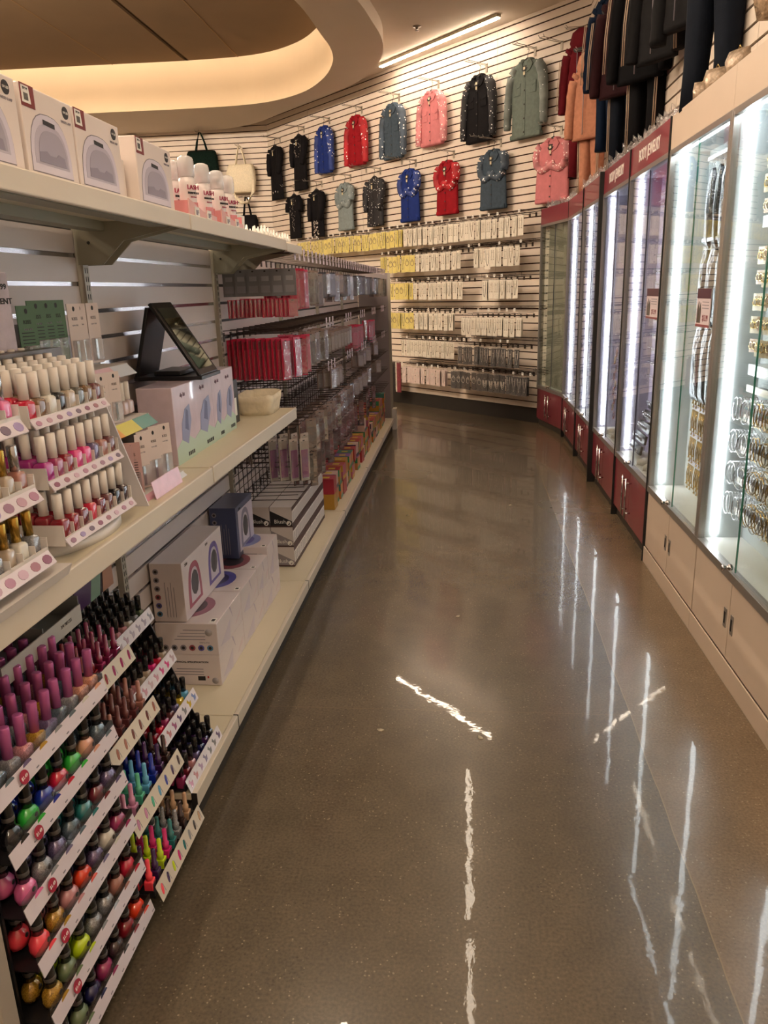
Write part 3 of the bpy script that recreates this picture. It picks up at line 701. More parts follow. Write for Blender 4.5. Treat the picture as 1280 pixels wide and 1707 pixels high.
def kit(name, wd, ht, mc, label_txt, strip=None):
    t = MB().box(-wd / 2, wd / 2, -.001, .001, 0, ht, mc)
    t.prism([(.004 * math.cos(a), ht - .012 + .006 * math.sin(a)) for a in [j * math.pi / 4 for j in range(8)]], -.0014, .0014, m_ink)
    o = t.build('nail_tool_kit', label='x x x x', cat='kit', group='nail tool kits on the slanted display')
    b = MB().text(label_txt, wd * .24, m_ink, T((0, -.0012, ht * .76)), .0003).text('care kit', wd * .15, m_gry, T((0, -.0012, ht * .66)), .0003)
    if strip:
        for q in range(7): b.box(-wd * .36, wd * .3, -.0016, -.0012, ht * (.3 + .05 * q), ht * (.3 + .05 * q) + .002, m_ink)
    b.build('print', o)
    MB().box(-wd * .4, wd * .4, -.008, -.0012, ht * .04, ht * .42, m_bli, .002).box(-wd * .12, wd * .05, -.005, -.002, ht * .06, ht * .4, m_silv).build('blister', o)
    return o
k1 = kit('k', .042, .15, m_kit, 'KISS'); k2 = kit('k', .05, .15, m_grn, 'KISS', 1); k3 = kit('k', .045, .13, m_pp2, 'KISS', 1)
for i in range(4): use(k2, (-.965 + .0 * i, 1.69 + .045 * i, 1.30 - .01 * (i == 0) + .0), R(70), label='green-backed nail kit, %s from the near end, above the rotating stand' % ordi(i))
for i in range(3): use(k1, (-.945 - .01 * (i % 2), 1.87 + .05 * i, 1.29), R(72), label='pale nail kit with clear blister, %s on the top display shelf' % ordi(i))
for i in range(5): dup(k1, (-.895 - .015 * (i % 2), 1.795 + .035 * i, 1.137), R(65), label='pale nail kit, %s on the middle shelf of the slanted display' % ordi(i), sc=.88)
for i in range(3): use(k3, (-.83 - .05 * i, 1.80, SZ + .015), R(20), label='pink-backed nail kit, %s from the front on the bottom display shelf' % ordi(i))
for i in range(3): dup(k3, (-.83 - .05 * i, 1.845, SZ + .015), R(20), label='pink-backed nail kit, second file, %s from the front, bottom display shelf' % ordi(i))
for i in range(5): dup(k1, (-.825 - .012 * (i % 2), 1.90 + .04 * i, SZ + .015), R(60), label='pale nail kit, %s along the bottom shelf of the slanted display' % ordi(i), sc=.95)
MB().prism([(-.772, SZ + .001), (-.770, SZ + .001), (-.780, SZ + .045), (-.782, SZ + .045)], 1.83, 2.02, mat('#e9c3d6', .3, 0, .08, 30)).build('shelf_sign', label='small pink and blue price sign at the foot of the slanted display', cat='sign')
for i in range(3):
    dup(b_white, (-.93, 2.01 + .035 * i, 1.142), R(90), label='clear polish, pink-banded white cap, %s on the slanted display' % ordi(i), recolor={'self': pol('#c9b3b0')}, group='clear polishes on the slanted display')
# nail treatment sleeve standing behind the stands and a bag corner
t = MB().box(-.045, .045, -.006, .006, 0, .165, mat('#cbbcc8', .25, 0, .12, 30, .3, coat=.6), .002).build('nail_treatment_pack', loc=(-.985, 1.60, 1.345), rz=R(74), label='clear-wrapped nail treatment pack priced $5.99 behind the near stands', cat='pack')
MB().text('KISS', .012, m_ink, T((-.02, -.0066, .135)), .0004).text('$5.99', .016, m_ink, T((.02, -.0066, .135)), .0004, .0003).text('TREATMENT', .017, m_ink, T((0, -.0066, .105)), .0004, .0004).build('print', t)
MB().box(-1.03, -.93, 1.30, 1.76, 1.325, 1.345, mat('#6d6662', .4)).box(-1.03, -1.0, 1.36, 1.69, SZ, 1.325, mat('#6d6662', .4)).build('riser_shelf', label='grey riser shelf behind the polish stands', cat='shelf')

# second section of the middle shelf: gel lamp boxes, mirror, basket
m_hol = mat('#d6c2cc', .3, 0, .1, 14, coat=.4); m_mint = mat('#b9cdb9', .4); m_hand = mat('#c79a86', .5)
def gel_box(w_, label, d=.11):
    t = empty('gel_kit_box', label, 'box', group='pink gel nail kit boxes')
    h = .235
    MB().box(0, w_, 0, d, 0, h, m_hol, .002).build('carton', t)
    b = MB().prism([(.0, .0), (w_, .0), (w_, .05), (w_ * .5, .085), (0, .05)], -.0007, 0, m_mint)
    b.prism([(w_ * .3, .07), (w_ * .6, .05), (w_ * .85, .12), (w_ * .8, .17), (w_ * .55, .16), (w_ * .35, .12)], -.0011, -.0003, mat('#8f93b8', .3))
    b.prism([(w_ * .5, .1), (w_ * .66, .09), (w_ * .7, .15), (w_ * .6, .16)], -.0015, -.0007, mat('#5b5f86', .3))
    for i in range(4): b.box(w_ * .55 + i * w_ * .09, w_ * .61 + i * w_ * .09, -.0014, 0, .012, .024, m_ink)
    b.text('dip kit', .018, mat('#6a4d5c', .5), T((w_ * .5, -.0008, .205)), .0004)
    b.build('picture', t); return t
for i, (y0, y1, x) in enumerate([(2.225, 2.395, -.855), (2.40, 2.615, -.86), (2.62, 2.735, -.862), (2.745, 2.90, -.868)]):
    t = gel_box(y1 - y0, 'pink gel nail kit box, %s from the slanted display on the middle shelf' % ordi(i)); t.location = (x, y0, SZ); t.rotation_euler = (0, 0, FACE_X)
t = MB().box(-.98, -.90, 2.95, 3.06, SZ, SZ + .17, mat('#2a2422', .5)).build('dark_carton', label='small black carton with a white label by the cloth basket', cat='box')
MB().box(-.9, -.899, 2.965, 3.03, SZ + .03, SZ + .1, m_lab).box(-.8995, -.8985, 2.97, 3.0, SZ + .05, SZ + .09, m_ink).build('label', t)
# tall box tops carry the folding mirror
t = empty('folding_mirror', 'black folding tabletop mirror standing open on the gel kit boxes', 'mirror', (-.93, 2.42, SZ + .2365), FACE_X)
m_mir = mat('#8d9a92', .03, 1.)
MB().box(-.0, .20, -.105, .12, 0, .012, m_blk, .002).build('base_plate', t)
def panel(M_, nm, L, mirror=True):
    b = MB().box(-.09, .09, -.006, .006, 0, L, m_blk, .003, M=M_); o = b.build(nm, t)
    if mirror: MB().box(-.070, .070, -.0075, -.0062, .022, L - .022, m_mir, 0, M=M_).build('mirror_glass', o)
panel(T((.1, -.095, .01)) @ Rx(R(-32)), 'mirror_panel', .27)
panel(T((.1, .115, .01)) @ Rx(R(15)), 'support_leg', .225, False)
MB().box(.02, .18, -.03, .06, .013, .028, m_blk, .003).build('tray', t)
# leaf decoration and basket
m_cloth = mat('#e6d8be', .9, 0, .08, 30, .4)
t = empty('cloth_basket', 'beige cloth basket at the end of the middle shelf', 'basket', (-.95, 3.18, SZ))
rs = []
for z, s in ((.0, .88), (.02, .92), (.055, 1.0), (.085, 1.05), (.083, 1.0), (.03, .9), (.008, .86)):
    rs.append([(.075 + .078 * s * math.copysign(abs(math.cos(a)) ** .35, math.cos(a)), .115 + .118 * s * math.copysign(abs(math.sin(a)) ** .35, math.sin(a)), z + .003 * math.sin(5 * a)) for a in [2 * math.pi * i / 32 for i in range(32)]])
MB().loft(rs, m_cloth).build('basket_body', t)
MB().tube([(.0, .02, .06), (-.01, .0, .1), (.0, -.02, .13)], .008, m_cloth).build('handle', t)
t = empty('leaf_sprig', 'dusty green artificial leaf sprig beside the cloth basket', 'decoration', (-1.0, 3.09, SZ))
for i, (dx, dz, a) in enumerate([(0, .17, 10), (.02, .14, 60), (-.02, .19, -40), (.035, .10, 110), (.04, .06, 150)]):
    MB().lathe([(0, -.001), (.016, -.0008), (.022, 0), (.016, .0008), (0, .001)], mat('#6c6455', .6), 12, sx=1.25, M=T((dx, 0, dz)) @ Ry(R(a)) @ Rx(R(70))).build('leaf', t)
MB().tube([(-.01, 0, 0), (-.01, 0, .09), (0, 0, .17)], .003, mat('#4a4236', .7)).build('stem', t)

# ------------------------------------------------------------------ black racks of polish on the floor-level front
m_strip_w = mat('#ded3da', .3, coat=.3); m_aclr = glass('acrylic_lip', (.92, .91, .92), .05, 1.6)
R1 = empty('polish_rack', 'near black floor rack of bulb-shaped nail polishes with six label strips', 'display rack', (0, 0, 0))
MB().box(-1.05, -1.03, 1.03, 1.47, DZ, .80, m_blk).box(-1.04, -.80, 1.03, 1.036, .125, .66, m_blk).build('back_panel', R1)
t1 = [(-.742, .062), (-.750, .180), (-.757, .300), (-.765, .415), (-.773, .530), (-.782, .645)]
c1 = [['#c98a8e', '#6e7f5c', '#23224f', '#9b2f5e', '#3b2a2c', '#8c1524', '#e8421f'], ['#b58a2e', '#6e7f5c', '#c8e01e', '#8f8f92', '#8f8f92', '#a87062', '#c81f3c'],
      ['#ff4a58', '#b58a2e', '#c98a8e', '#e8421f', '#6a5c80', '#d9d2c4', '#9b2f5e'], ['#e86ea5', '#8f8f92', '#6a5c80', '#5a6a74', '#2c7a78', '#70202c', '#6a5c80'],
      ['#1d1a1e', '#30b23c', '#1b2f9c', '#c81f3c', '#30b23c', '#e0a184', '#5a6a74'], ['#5a6a74', '#6a5c80', '#b58a2e', '#8f8f92', '#5a6a74', '#d9d2c4', '#e0a184']]
c1b = [['#8c1524', '#2c7a78', '#3f1e52'], ['#6e3b3b', '#b58a2e', '#1d1a1e'], ['#ff4a58', '#b58a2e', '#70202c'], ['#e86ea5', '#8f8f92', '#6a5c80'], ['#8c1524', '#d9287a', '#c98a8e']]
tn = ['bottom', 'second', 'third', 'fourth', 'fifth', 'top']
y0, y1 = 1.06, 1.455
for k, (x, z) in enumerate(t1):
    n = 7
    b = MB().box(x - .24, x, y0 - .02, y1, z - .012, z - .009, m_tray2).box(x - .24, x, y1, y1 + .002, z - .012, z + .02, m_tray2)
    b.build('tier_tray', R1)
    MB().box(x, x + .002, y0 - .02, y1 + .0, z - .012, z + .028, m_aclr).build('clear_lip', R1)
    b = MB().prism([(x + .002, z + .010), (x + .010, z - .022), (x + .0085, z - .0225), (x + .0005, z + .009)], y0 - .02, y1, m_strip_w)
    for i in range(n):
        yc = y0 + (i + .5) * (y1 - y0) / n
        hx = c1[k][i]
        b.prism([(.014 * math.cos(a), .008 * math.sin(a) + .0135) for a in [j * math.pi / 6 for j in range(7)]], -.0006, .0006, pol(hx), M=T((x + .0065, yc, z - .009)) @ Rz(R(90)) @ Rx(R(-14)))
        b.box(0, .001, -.004, .004, 0, .0025, m_gry, M=T((x + .0085, yc + .02, z - .016)) @ Rz(0))
    b.build('label_strip', R1)
    ps = MB().prism([(.013 * math.cos(a), .013 * math.sin(a)) for a in [j * math.pi / 8 for j in range(16)]], -.001, 0, mat('#a81f3c', .4), M=T((x + .0095, y0 + .06, z - .006)) @ Rz(R(90)) @ Rx(R(-14)))
    ps.text('$1.49', .0085, m_lab, T((x + .0105, y0 + .06, z - .006)) @ Rz(R(90)) @ Rx(R(-14)), .0003, .0002)
    ps.build('price_sticker', R1)
    if k < 5:
        for j in range(2):
            for i in range(n):
                hx = c1[k][i] if j == 0 else c1[k][min(i + (i % 2), n - 1)]
                polish(b_round, (x - .022 - .04 * j, y0 + (i + .5) * (y1 - y0) / n, z - .008 + .010 * j), R(90 + rnd.uniform(-8, 8)), j, sc=1.15,
                    label='%s polish, black cap, %s from near end, %s row, %s tier of near rack' % (cname(hx), ordi(i), ['front', 'rear'][j], tn[k]),
                    group='black-capped polishes on the near rack', recolor={'self': pol(hx, hx in GL)})
    else:
        for j in range(6):
            for i in range(9):
                hx = ['#5a6a74', '#b58a2e', '#8f8f92', '#6a5c80', '#c98a8e'][(i * 2 + j) % 5] if not (i > 6 and j == 0) else '#e0a184'
                polish(b_mag, (x - .02 - .036 * j, y0 + (i + .5) * (y1 - y0) / 9, z - .008 + .014 * j), R(90 + rnd.uniform(-8, 8)), j, rx=R(rnd.uniform(-2, 2)), ry=R(3),
                    label='%s polish, magenta metallic cap, %s from near end, %s row, top tier' % (cname(hx), ordi(i), ordi(j)),
                    group='magenta-capped polishes on the near rack', recolor={'self': pol(hx, True)})
MB().box(-.84, -.80, 1.06, 1.2, .0, .0, m_blk) if 0 else None
# grey cut-out tray and gel poster behind the racks
t = empty('price_tray', 'empty grey open tray behind the top polish tier', 'tray', (-.88, 1.46, .745), 0)
m_gt = mat('#8a8f8e', .4); m_gt2 = mat('#bdb9b2', .4)
MB().box(-.12, .0, -.2, .12, 0, .004, m_gt).box(-.12, -.117, -.2, .12, 0, .05, m_gt).box(-.12, 0, -.04, -.037, 0, .04, m_gt).box(-.12, 0, -.2, -.197, 0, .04, m_gt).box(-.12, 0, .117, .12, 0, .05, m_gt).build('tray', t)
MB().box(0, .003, -.2, .12, -.012, .03, m_gt2).text('3/4 PIECES', .011, m_ink, T((.0035, .05, .012)) @ Rz(R(90)), .0002).build('front_lip', t)
PS = empty('poster', 'dark gel polish poster leaning on the panel under the middle shelf', 'poster', (-1.04, 1.53, .63), R(90))
b = MB().box(0, .55, 0, .004, 0, .26, mat('#231b22', .35)).prism([(.0, .0), (.14, 0), (.16, .1), (.06, .16), (0, .13)], -.001, 0, mat('#5a3048', .4)).prism([(.26, .0), (.40, 0), (.46, .12), (.42, .26), (.38, .26), (.36, .1)], -.001, 0, mat('#4a2c55', .3)).prism([(.40, 0), (.46, 0), (.5, .14), (.47, .22), (.44, .12)], -.0012, 0, mat('#7f9c86', .4)).prism([(.48, 0), (.55, 0), (.55, .2), (.52, .22)], -.0012, 0, mat('#b07f68', .5))
b.build('board', PS)
MB().text('gel', .12, m_lab, T((.16, -.0014, .075)), .0006).text('UV/LED FORMULA', .02, m_lab, T((.34, -.0014, .235)), .0004).box(.17, .22, -.002, -.0012, .13, .19, m_lab).text('$6.99', .014, m_ink, T((.195, -.0024, .165)), .0003).build('lettering', PS)

def swatch_strip(parent, x, z, y0, y1, cols, shape, hgt=.045, tilt=-20):
    """white label strip with a painted swatch for every colour"""
    L = y1 - y0; Mx = T((x, y0, z)) @ Rz(R(90)) @ Rx(R(tilt))
    b = MB().box(0, L, -.0012, 0, -hgt, .0, m_wht if shape == 'oval' else mat('#e8e2e8', .3, 0, .06, 40, coat=.4), 0, M=Mx)
    n = len(cols)
    for i, hx in enumerate(cols):
        cx = (i + .5) * L / n
        if shape == 'oval': pts = [(cx + .0055 * math.cos(a) + .004 * math.sin(a), -hgt * .5 + .013 * math.sin(a)) for a in [j * math.pi / 5 for j in range(10)]]
        else: pts = [(cx - .012, -hgt * .35), (cx - .004, -hgt * .2), (cx + .002, -hgt * .5), (cx + .013, -hgt * .45), (cx + .008, -hgt * .75), (cx - .006, -hgt * .85), (cx - .004, -hgt * .55)]
        b.prism(pts, -.002, -.001, pol(hx), M=Mx)
        if shape == 'oval': b.box(cx + .008, cx + .0095, -.0016, -.001, -hgt * .8, -hgt * .3, m_gry, 0, M=Mx)
    b.build('swatch_strip', parent)
# middle rack: pencil-shaped bottles
R2 = empty('polish_rack', 'middle floor rack of slim pencil-capped polishes with oval swatches', 'display rack', (0, 0, 0))
MB().prism([(-1.05, DZ), (-.78, DZ), (-.89, .60), (-1.05, .60)], 1.462, 1.466, m_tray2).box(-1.05, -1.04, 1.47, 1.76, DZ, .66, m_blk).build('rack_frame', R2)
t2 = [(-.735, .088), (-.775, .265), (-.825, .425), (-.875, .575)]
c22 = [['#ff4a58', '#3f1e52', '#c8e01e', '#d9287a', '#2c7a78', '#8f8f92', '#3a2320', '#c8a07c'], ['#d18fb0', '#d18fb0', '#4fb08c', '#5aa3c9', '#1b2f9c', '#3f1e52', '#3a2320'],
       ['#c8a07c', '#a87062', '#a87062', '#6e3b3b', '#6e3b3b', '#6e3b3b', '#a87062'], ['#70202c', '#70202c', '#8c1524', '#8c1524', '#9b2f5e', '#9b2f5e', '#9b2f5e']]
for k, (x, z) in enumerate(t2):
    y0, y1 = 1.47, 1.765; n = len(c22[k])
    b = MB().box(x - .16, x, y0, y1, z - .028, z - .025, m_tray2).box(x - .003, x, y0, y1, z - .03, z - .01, m_tray2)
    fins(b, y0, y1, n, x - .15, x - .002, z - .026, .018, m_tray2, .001); b.build('tier_tray', R2)
    swatch_strip(R2, x + .003, z + .004, y0, y1 + .015, c22[k], 'oval')
    for j in range(3):
        for i, hx in enumerate(c22[k]):
            polish(b_pencil, (x - .018 - .034 * j, y0 + (i + .5) * (y1 - y0) / n, z - .0245 + .0065 * j), R(90 + rnd.uniform(-3, 3)), j,
                label='%s slim polish, matching cap, %s from near end, %s row, %s tier, middle rack' % (cname(hx), ordi(i), ordi(j), ['bottom', 'second', 'third', 'top'][k]),
                group='slim polishes on the middle rack', recolor={'self': pol(hx, hx in GL), 'cap': pol(hx, hx in GL)})
R3 = empty('polish_rack', 'far floor rack of black-capped polishes with pastel swatch strips', 'display rack', (0, 0, 0))
MB().prism([(-1.05, DZ), (-.80, DZ), (-.95, .58), (-1.05, .58)], 1.776, 1.780, m_tray2).prism([(-1.05, DZ), (-.80, DZ), (-.95, .54), (-1.05, .54)], 2.07, 2.074, m_tray2).build('rack_frame', R3)
t3 = [(-.765, .155), (-.83, .285), (-.885, .415), (-.94, .55)]
c33 = [['#9b2f5e', '#70202c', '#c98a8e', '#6a5c80', '#23224f', '#3f1e52', '#1d1a1e'], ['#8c1524', '#c81f3c', '#9b2f5e', '#6e3b3b', '#6a5c80', '#d8b93a', '#5aa3c9'],
       ['#c98a8e', '#c98a8e', '#b8a58f', '#b8a58f', '#d9287a', '#c81f3c', '#b8a58f'], ['#b8a58f', '#d9d2c4', '#c98a8e', '#c98a8e', '#d9d2c4', '#8f8f92', '#6e7f5c']]
for k, (x, z) in enumerate(t3):
    y0, y1 = 1.785, 2.065; n = 7
    b = MB().box(x - .16, x, y0, y1, z - .028, z - .025, m_tray2).box(x - .003, x, y0, y1, z - .03, z - .01, m_tray2); b.build('tier_tray', R3)
    swatch_strip(R3, x + .003, z + .006, y0, y1 + .01, [['#d18fb0', '#c98a8e', '#b9a0c0', '#9a94b0', '#8f8f92', '#8f8f92', '#6a5c80'], ['#c98a8e', '#c98a8e', '#b06a90', '#6a5c80', '#8f8f92', '#d8b93a', '#8fa3d9'],
                 ['#d9a8b8', '#d9a8b8', '#d9c0c8', '#d9a8b8', '#e86ea5', '#e0609a', '#d9c0c8'], ['#b9b0c0', '#c9c0c8', '#d0b8c8', '#c8c0d0', '#c0b8c8', '#b0a8b8', '#a8a8b0']][k], 'brush', .04)
    for j in range(4):
        for i, hx in enumerate(c33[k]):
            polish(b_black, (x - .016 - .031 * j, y0 + (i + .5) * (y1 - y0) / n, z - .0245 + .0075 * j), R(90 + rnd.uniform(-3, 3)), j,
                label='%s polish, black cap, %s from near end, %s row, %s tier of far rack' % (cname(hx), ordi(i), ordi(j), ['bottom', 'second', 'third', 'top'][k]),
                group='black-capped polishes on the far rack', recolor={'self': pol(hx, hx in GL)})
# white side panel of the fixture at the lower frame edge
t = MB().box(-1.05, -.733, .90, .94, 0, .90, mat('#a59a8c', .5, 0, .02, 4), .003).build('side_panel', label='plain beige end panel at the lower left corner, beside the near rack', cat='panel')
# ------------------------------------------------------------------ peg hooks and carded goods on the far gondola sections
m_wire = mat('#4a3f3a', .35, .8); m_tag = mat('#d6c8d6', .4)
def peg_hook(L=.30, tagged=True):
    """wire hook, back plate at local y=0, pointing to -y"""
    b = MB().box(-.012, .012, -.004, 0, -.03, .01, m_wire).tube([(0, 0, 0), (0, -L, .004), (0, -L - .012, .016)], .0024, m_wire, 5).tube([(0, 0, .018), (0, -L + .0, .028)], .0018, m_wire, 5)
    o = b.build('peg_hook', label='x x x x', cat='hook', group='wire peg hooks on the gondola')
    if tagged: MB().box(-.018, .018, -L - .004, -L - .002, -.022, .034, m_tag).box(-.012, .012, -L - .0048, -L - .004, -.004, .004, m_gry).build('price_tag', o)
    return o
hk = peg_hook(); hk2 = peg_hook(.30, False)
m_pinkp = mat('#e6184e', .35, 0, .06, 10, coat=.4); m_pinkd = mat('#c4123f', .35, 0, .06, 10, coat=.5); m_cardg = mat('#77757b', .5, 0, .04, 10)
m_film = glass('pack_film', (.95, .94, .93), .10, 2.6, .07)
m_brn = mat('#6b5148', .4, 0, .2, 20); m_brn2 = mat('#8d7468', .4, 0, .2, 20); m_dkp = mat('#2b2224', .35, 0, .2, 20, coat=.5); m_whp = mat('#c0b2aa', .4, 0, .08, 20)
def pack(kind, wd, ht, th, mbody, mhead):
    """flat carded pack hanging from its top, face to -y"""
    b = MB().box(-wd / 2, wd / 2, -th * .3, th * .3, -ht, 0, mhead); b.box(-wd * .12, wd * .12, -th * .3 - .0003, th * .3 + .0003, -.012, -.008, m_dark)
    o = b.build(kind, label='x x x x', cat='pack')
    MB().box(-wd * .40, wd * .40, -th, -th * .3, -ht * .93, -ht * .26, mbody, .002).build('contents', o)
    MB().box(-wd * .46, wd * .46, -th * 1.25, -th * 1.2, -ht * .98, -ht * .06, m_film).build('film', o)
    return o
pk_pink = pack('comb_pack', .06, .185, .006, m_pinkp, m_pinkd); pk_pinks = pack('file_pack', .05, .08, .006, m_pinkp, m_pinkd)
pk_grey = MB().box(-.028, .028, -.0015, .0015, -.115, 0, m_cardg).box(-.016, .016, -.002, -.0014, -.05, -.03, mat('#95939a', .5)).box(-.02, .02, -.002, -.0014, -.10, -.07, mat('#88868e', .5)).box(-.004, .004, -.0022, .0022, -.012, -.006, m_dark).build('grey_card', label='x x x x', cat='card', group='grey carded goods on the first peg hooks')
pk_brn = pack('lash_pack', .06, .17, .006, m_brn, m_brn2); pk_dk = pack('tool_pack', .055, .14, .006, m_dkp, m_dkp); pk_wh = pack('accessory_pack', .055, .12, .007, m_whp, m_brn2)
pk_sil = pack('implement_pack', .045, .20, .006, m_silv, m_brn); pk_mag = pack('brush_pack', .045, .20, .006, mat('#9a2f8f', .4), m_whp)
hooks_n = 0
rows_z = [1.575, 1.275, 1.03, .84, .66, .50]
rn_ = ['top', 'second', 'third', 'fourth', 'fifth', 'bottom']
for r, z in enumerate(rows_z):
    y = 3.50
    i = 0
    while y < 8.2:
        tagged = (r == 0 and y > 3.7) or (r in (1, 2) and (i % 7) in (2, 3, 4) and y > 4.0)
        use(hk if tagged else hk2, (XB, y, z + (.045 if r == 0 else 0)), FACE_X, label='%s wire peg hook, %s from the near end of the %s hook row' % ('tagged' if tagged else 'bare', ordi(i), rn_[r]))
        y += .112 if r < 5 else .15; i += 1
GRP = {}
cnt = {}
def stack(src, y, z, n, x0, dx, name, row, rz=R(52), jit=.0):
    for j in range(n):
        key = (name, row); cnt[key] = cnt.get(key, 0) + 1
        use(src, (x0 - dx * j, y + rnd.uniform(-jit, jit), z + rnd.uniform(-.004, .002)), rz + R(rnd.uniform(-4, 4) if n > 9 else rnd.uniform(-22, 22)),
            label='%s, %s along the %s peg row, %s from aisle' % (name, ordi(int((y - 3.45) / .056) % 78), rn_[row], ordi(j)), group='%s goods on the peg hooks' % name.split()[0])
# top row: grey cards above pink files, tall pink packs, then brown and dark packs
for i in range(6): use(pk_grey, (-.755 - .056 * i, 3.50 + .004 * i, 1.555), R(4), label='dark grey card, %s from the aisle on the first peg hook' % ordi(i))
stack(pk_pinks, 3.53, 1.43, 15, -.755, .0195, 'pink nail file pack', 0, R(40))
stack(pk_pink, 3.68, 1.56, 5, -.775, .03, 'tall pink comb pack', 0); stack(pk_pink, 3.80, 1.56, 5, -.775, .03, 'tall pink comb pack', 0); stack(pk_pink, 3.92, 1.56, 5, -.775, .03, 'tall pink comb pack', 0)
stack(pk_brn, 4.06, 1.56, 5, -.775, .03, 'brown lash pack', 0); stack(pk_brn, 4.18, 1.56, 5, -.775, .03, 'brown lash pack', 0); stack(pk_brn, 4.32, 1.55, 4, -.775, .03, 'brown lash pack', 0)
yy = 4.50
while yy < 8.15:
    stack(rnd.choice([pk_dk, pk_dk, pk_dk, pk_wh, pk_brn]), yy, 1.56, 3, -.785, .05, 'small dark beauty pack', 0); yy += .165
# second row
stack(pk_pink, 3.53, 1.255, 12, -.80, .0225, 'magenta comb pack', 1, R(62)); 
for y in (3.66, 3.77, 3.88): stack(pk_pink, y, 1.25, 4, -.775, .04, 'magenta striped pack', 1)
for y in (4.02, 4.14, 4.28, 4.42): stack(pk_brn, y, 1.255, 4, -.775, .04, 'brown comb pack', 1)
yy = 4.6
while yy < 5.6: stack(pk_wh, yy, 1.22, 3, -.79, .05, 'pale accessory pack', 1); yy += .13
for y in (5.9, 6.05, 6.2, 6.9, 7.05): stack(pk_pink, y, 1.20, 2, -.80, .05, 'red puff pack', 1)
# third row
for y in (4.75, 4.88, 5.0): stack(pk_wh, y, 1.0, 3, -.79, .04, 'cream boxed pack', 2)
for y in (6.1, 6.25, 6.6, 7.2): stack(pk_wh, y, 1.0, 2, -.79, .05, 'pale carded pack', 2)
# fourth row
yy = 3.95
while yy < 5.6: stack(rnd.choice([pk_sil, pk_brn, pk_dk]), yy, .82, 3, -.785, .05, 'clear-wrapped tool pack', 3); yy += .13
for y in (5.8, 6.0, 6.3, 6.6, 7.4): stack(pk_wh, y, .82, 2, -.79, .05, 'small pale pack', 3)
# fifth row, with the magenta brushes by the end of the middle shelf
for y in (3.50, 3.62): stack(pk_mag, y, .80, 4, -.735 - (.02 if y > 3.55 else 0), .05, 'magenta brush in clear sleeve', 4)
yy = 3.9
while yy < 5.8: stack(rnd.choice([pk_sil, pk_dk, pk_brn]), yy, .64, 3, -.80, .05, 'slim metal tool pack', 4); yy += .14
for y in (6.1, 6.5, 7.0): stack(pk_sil, y, .62, 2, -.80, .05, 'silver tool pack', 4)
# wire grid panel behind the lowest hooks
t = empty('wire_grid', 'dark wire grid hung low on the gondola panel behind the peg hooks', 'grid', (XB + .01, 3.45, .40), FACE_X)
b = MB()
for i in range(34): b.tube([(i * .075, 0, 0), (i * .075, 0, .62)], .002, m_wire, 4)
for i in range(9): b.tube([(0, -.003, i * .0762), (33 * .075, -.003, i * .0762)], .002, m_wire, 4)
b.build('grid', t)
# hanging clear sleeves under the middle shelf
for i in range(5): dup(pk_sil, (-.90 - .02 * i, 3.18 + .035 * i, .88), FACE_X + R(20), label='clear tool sleeve, %s of the bunch under the middle shelf end' % ordi(i), group='clear sleeves under the shelf', sc=.7)

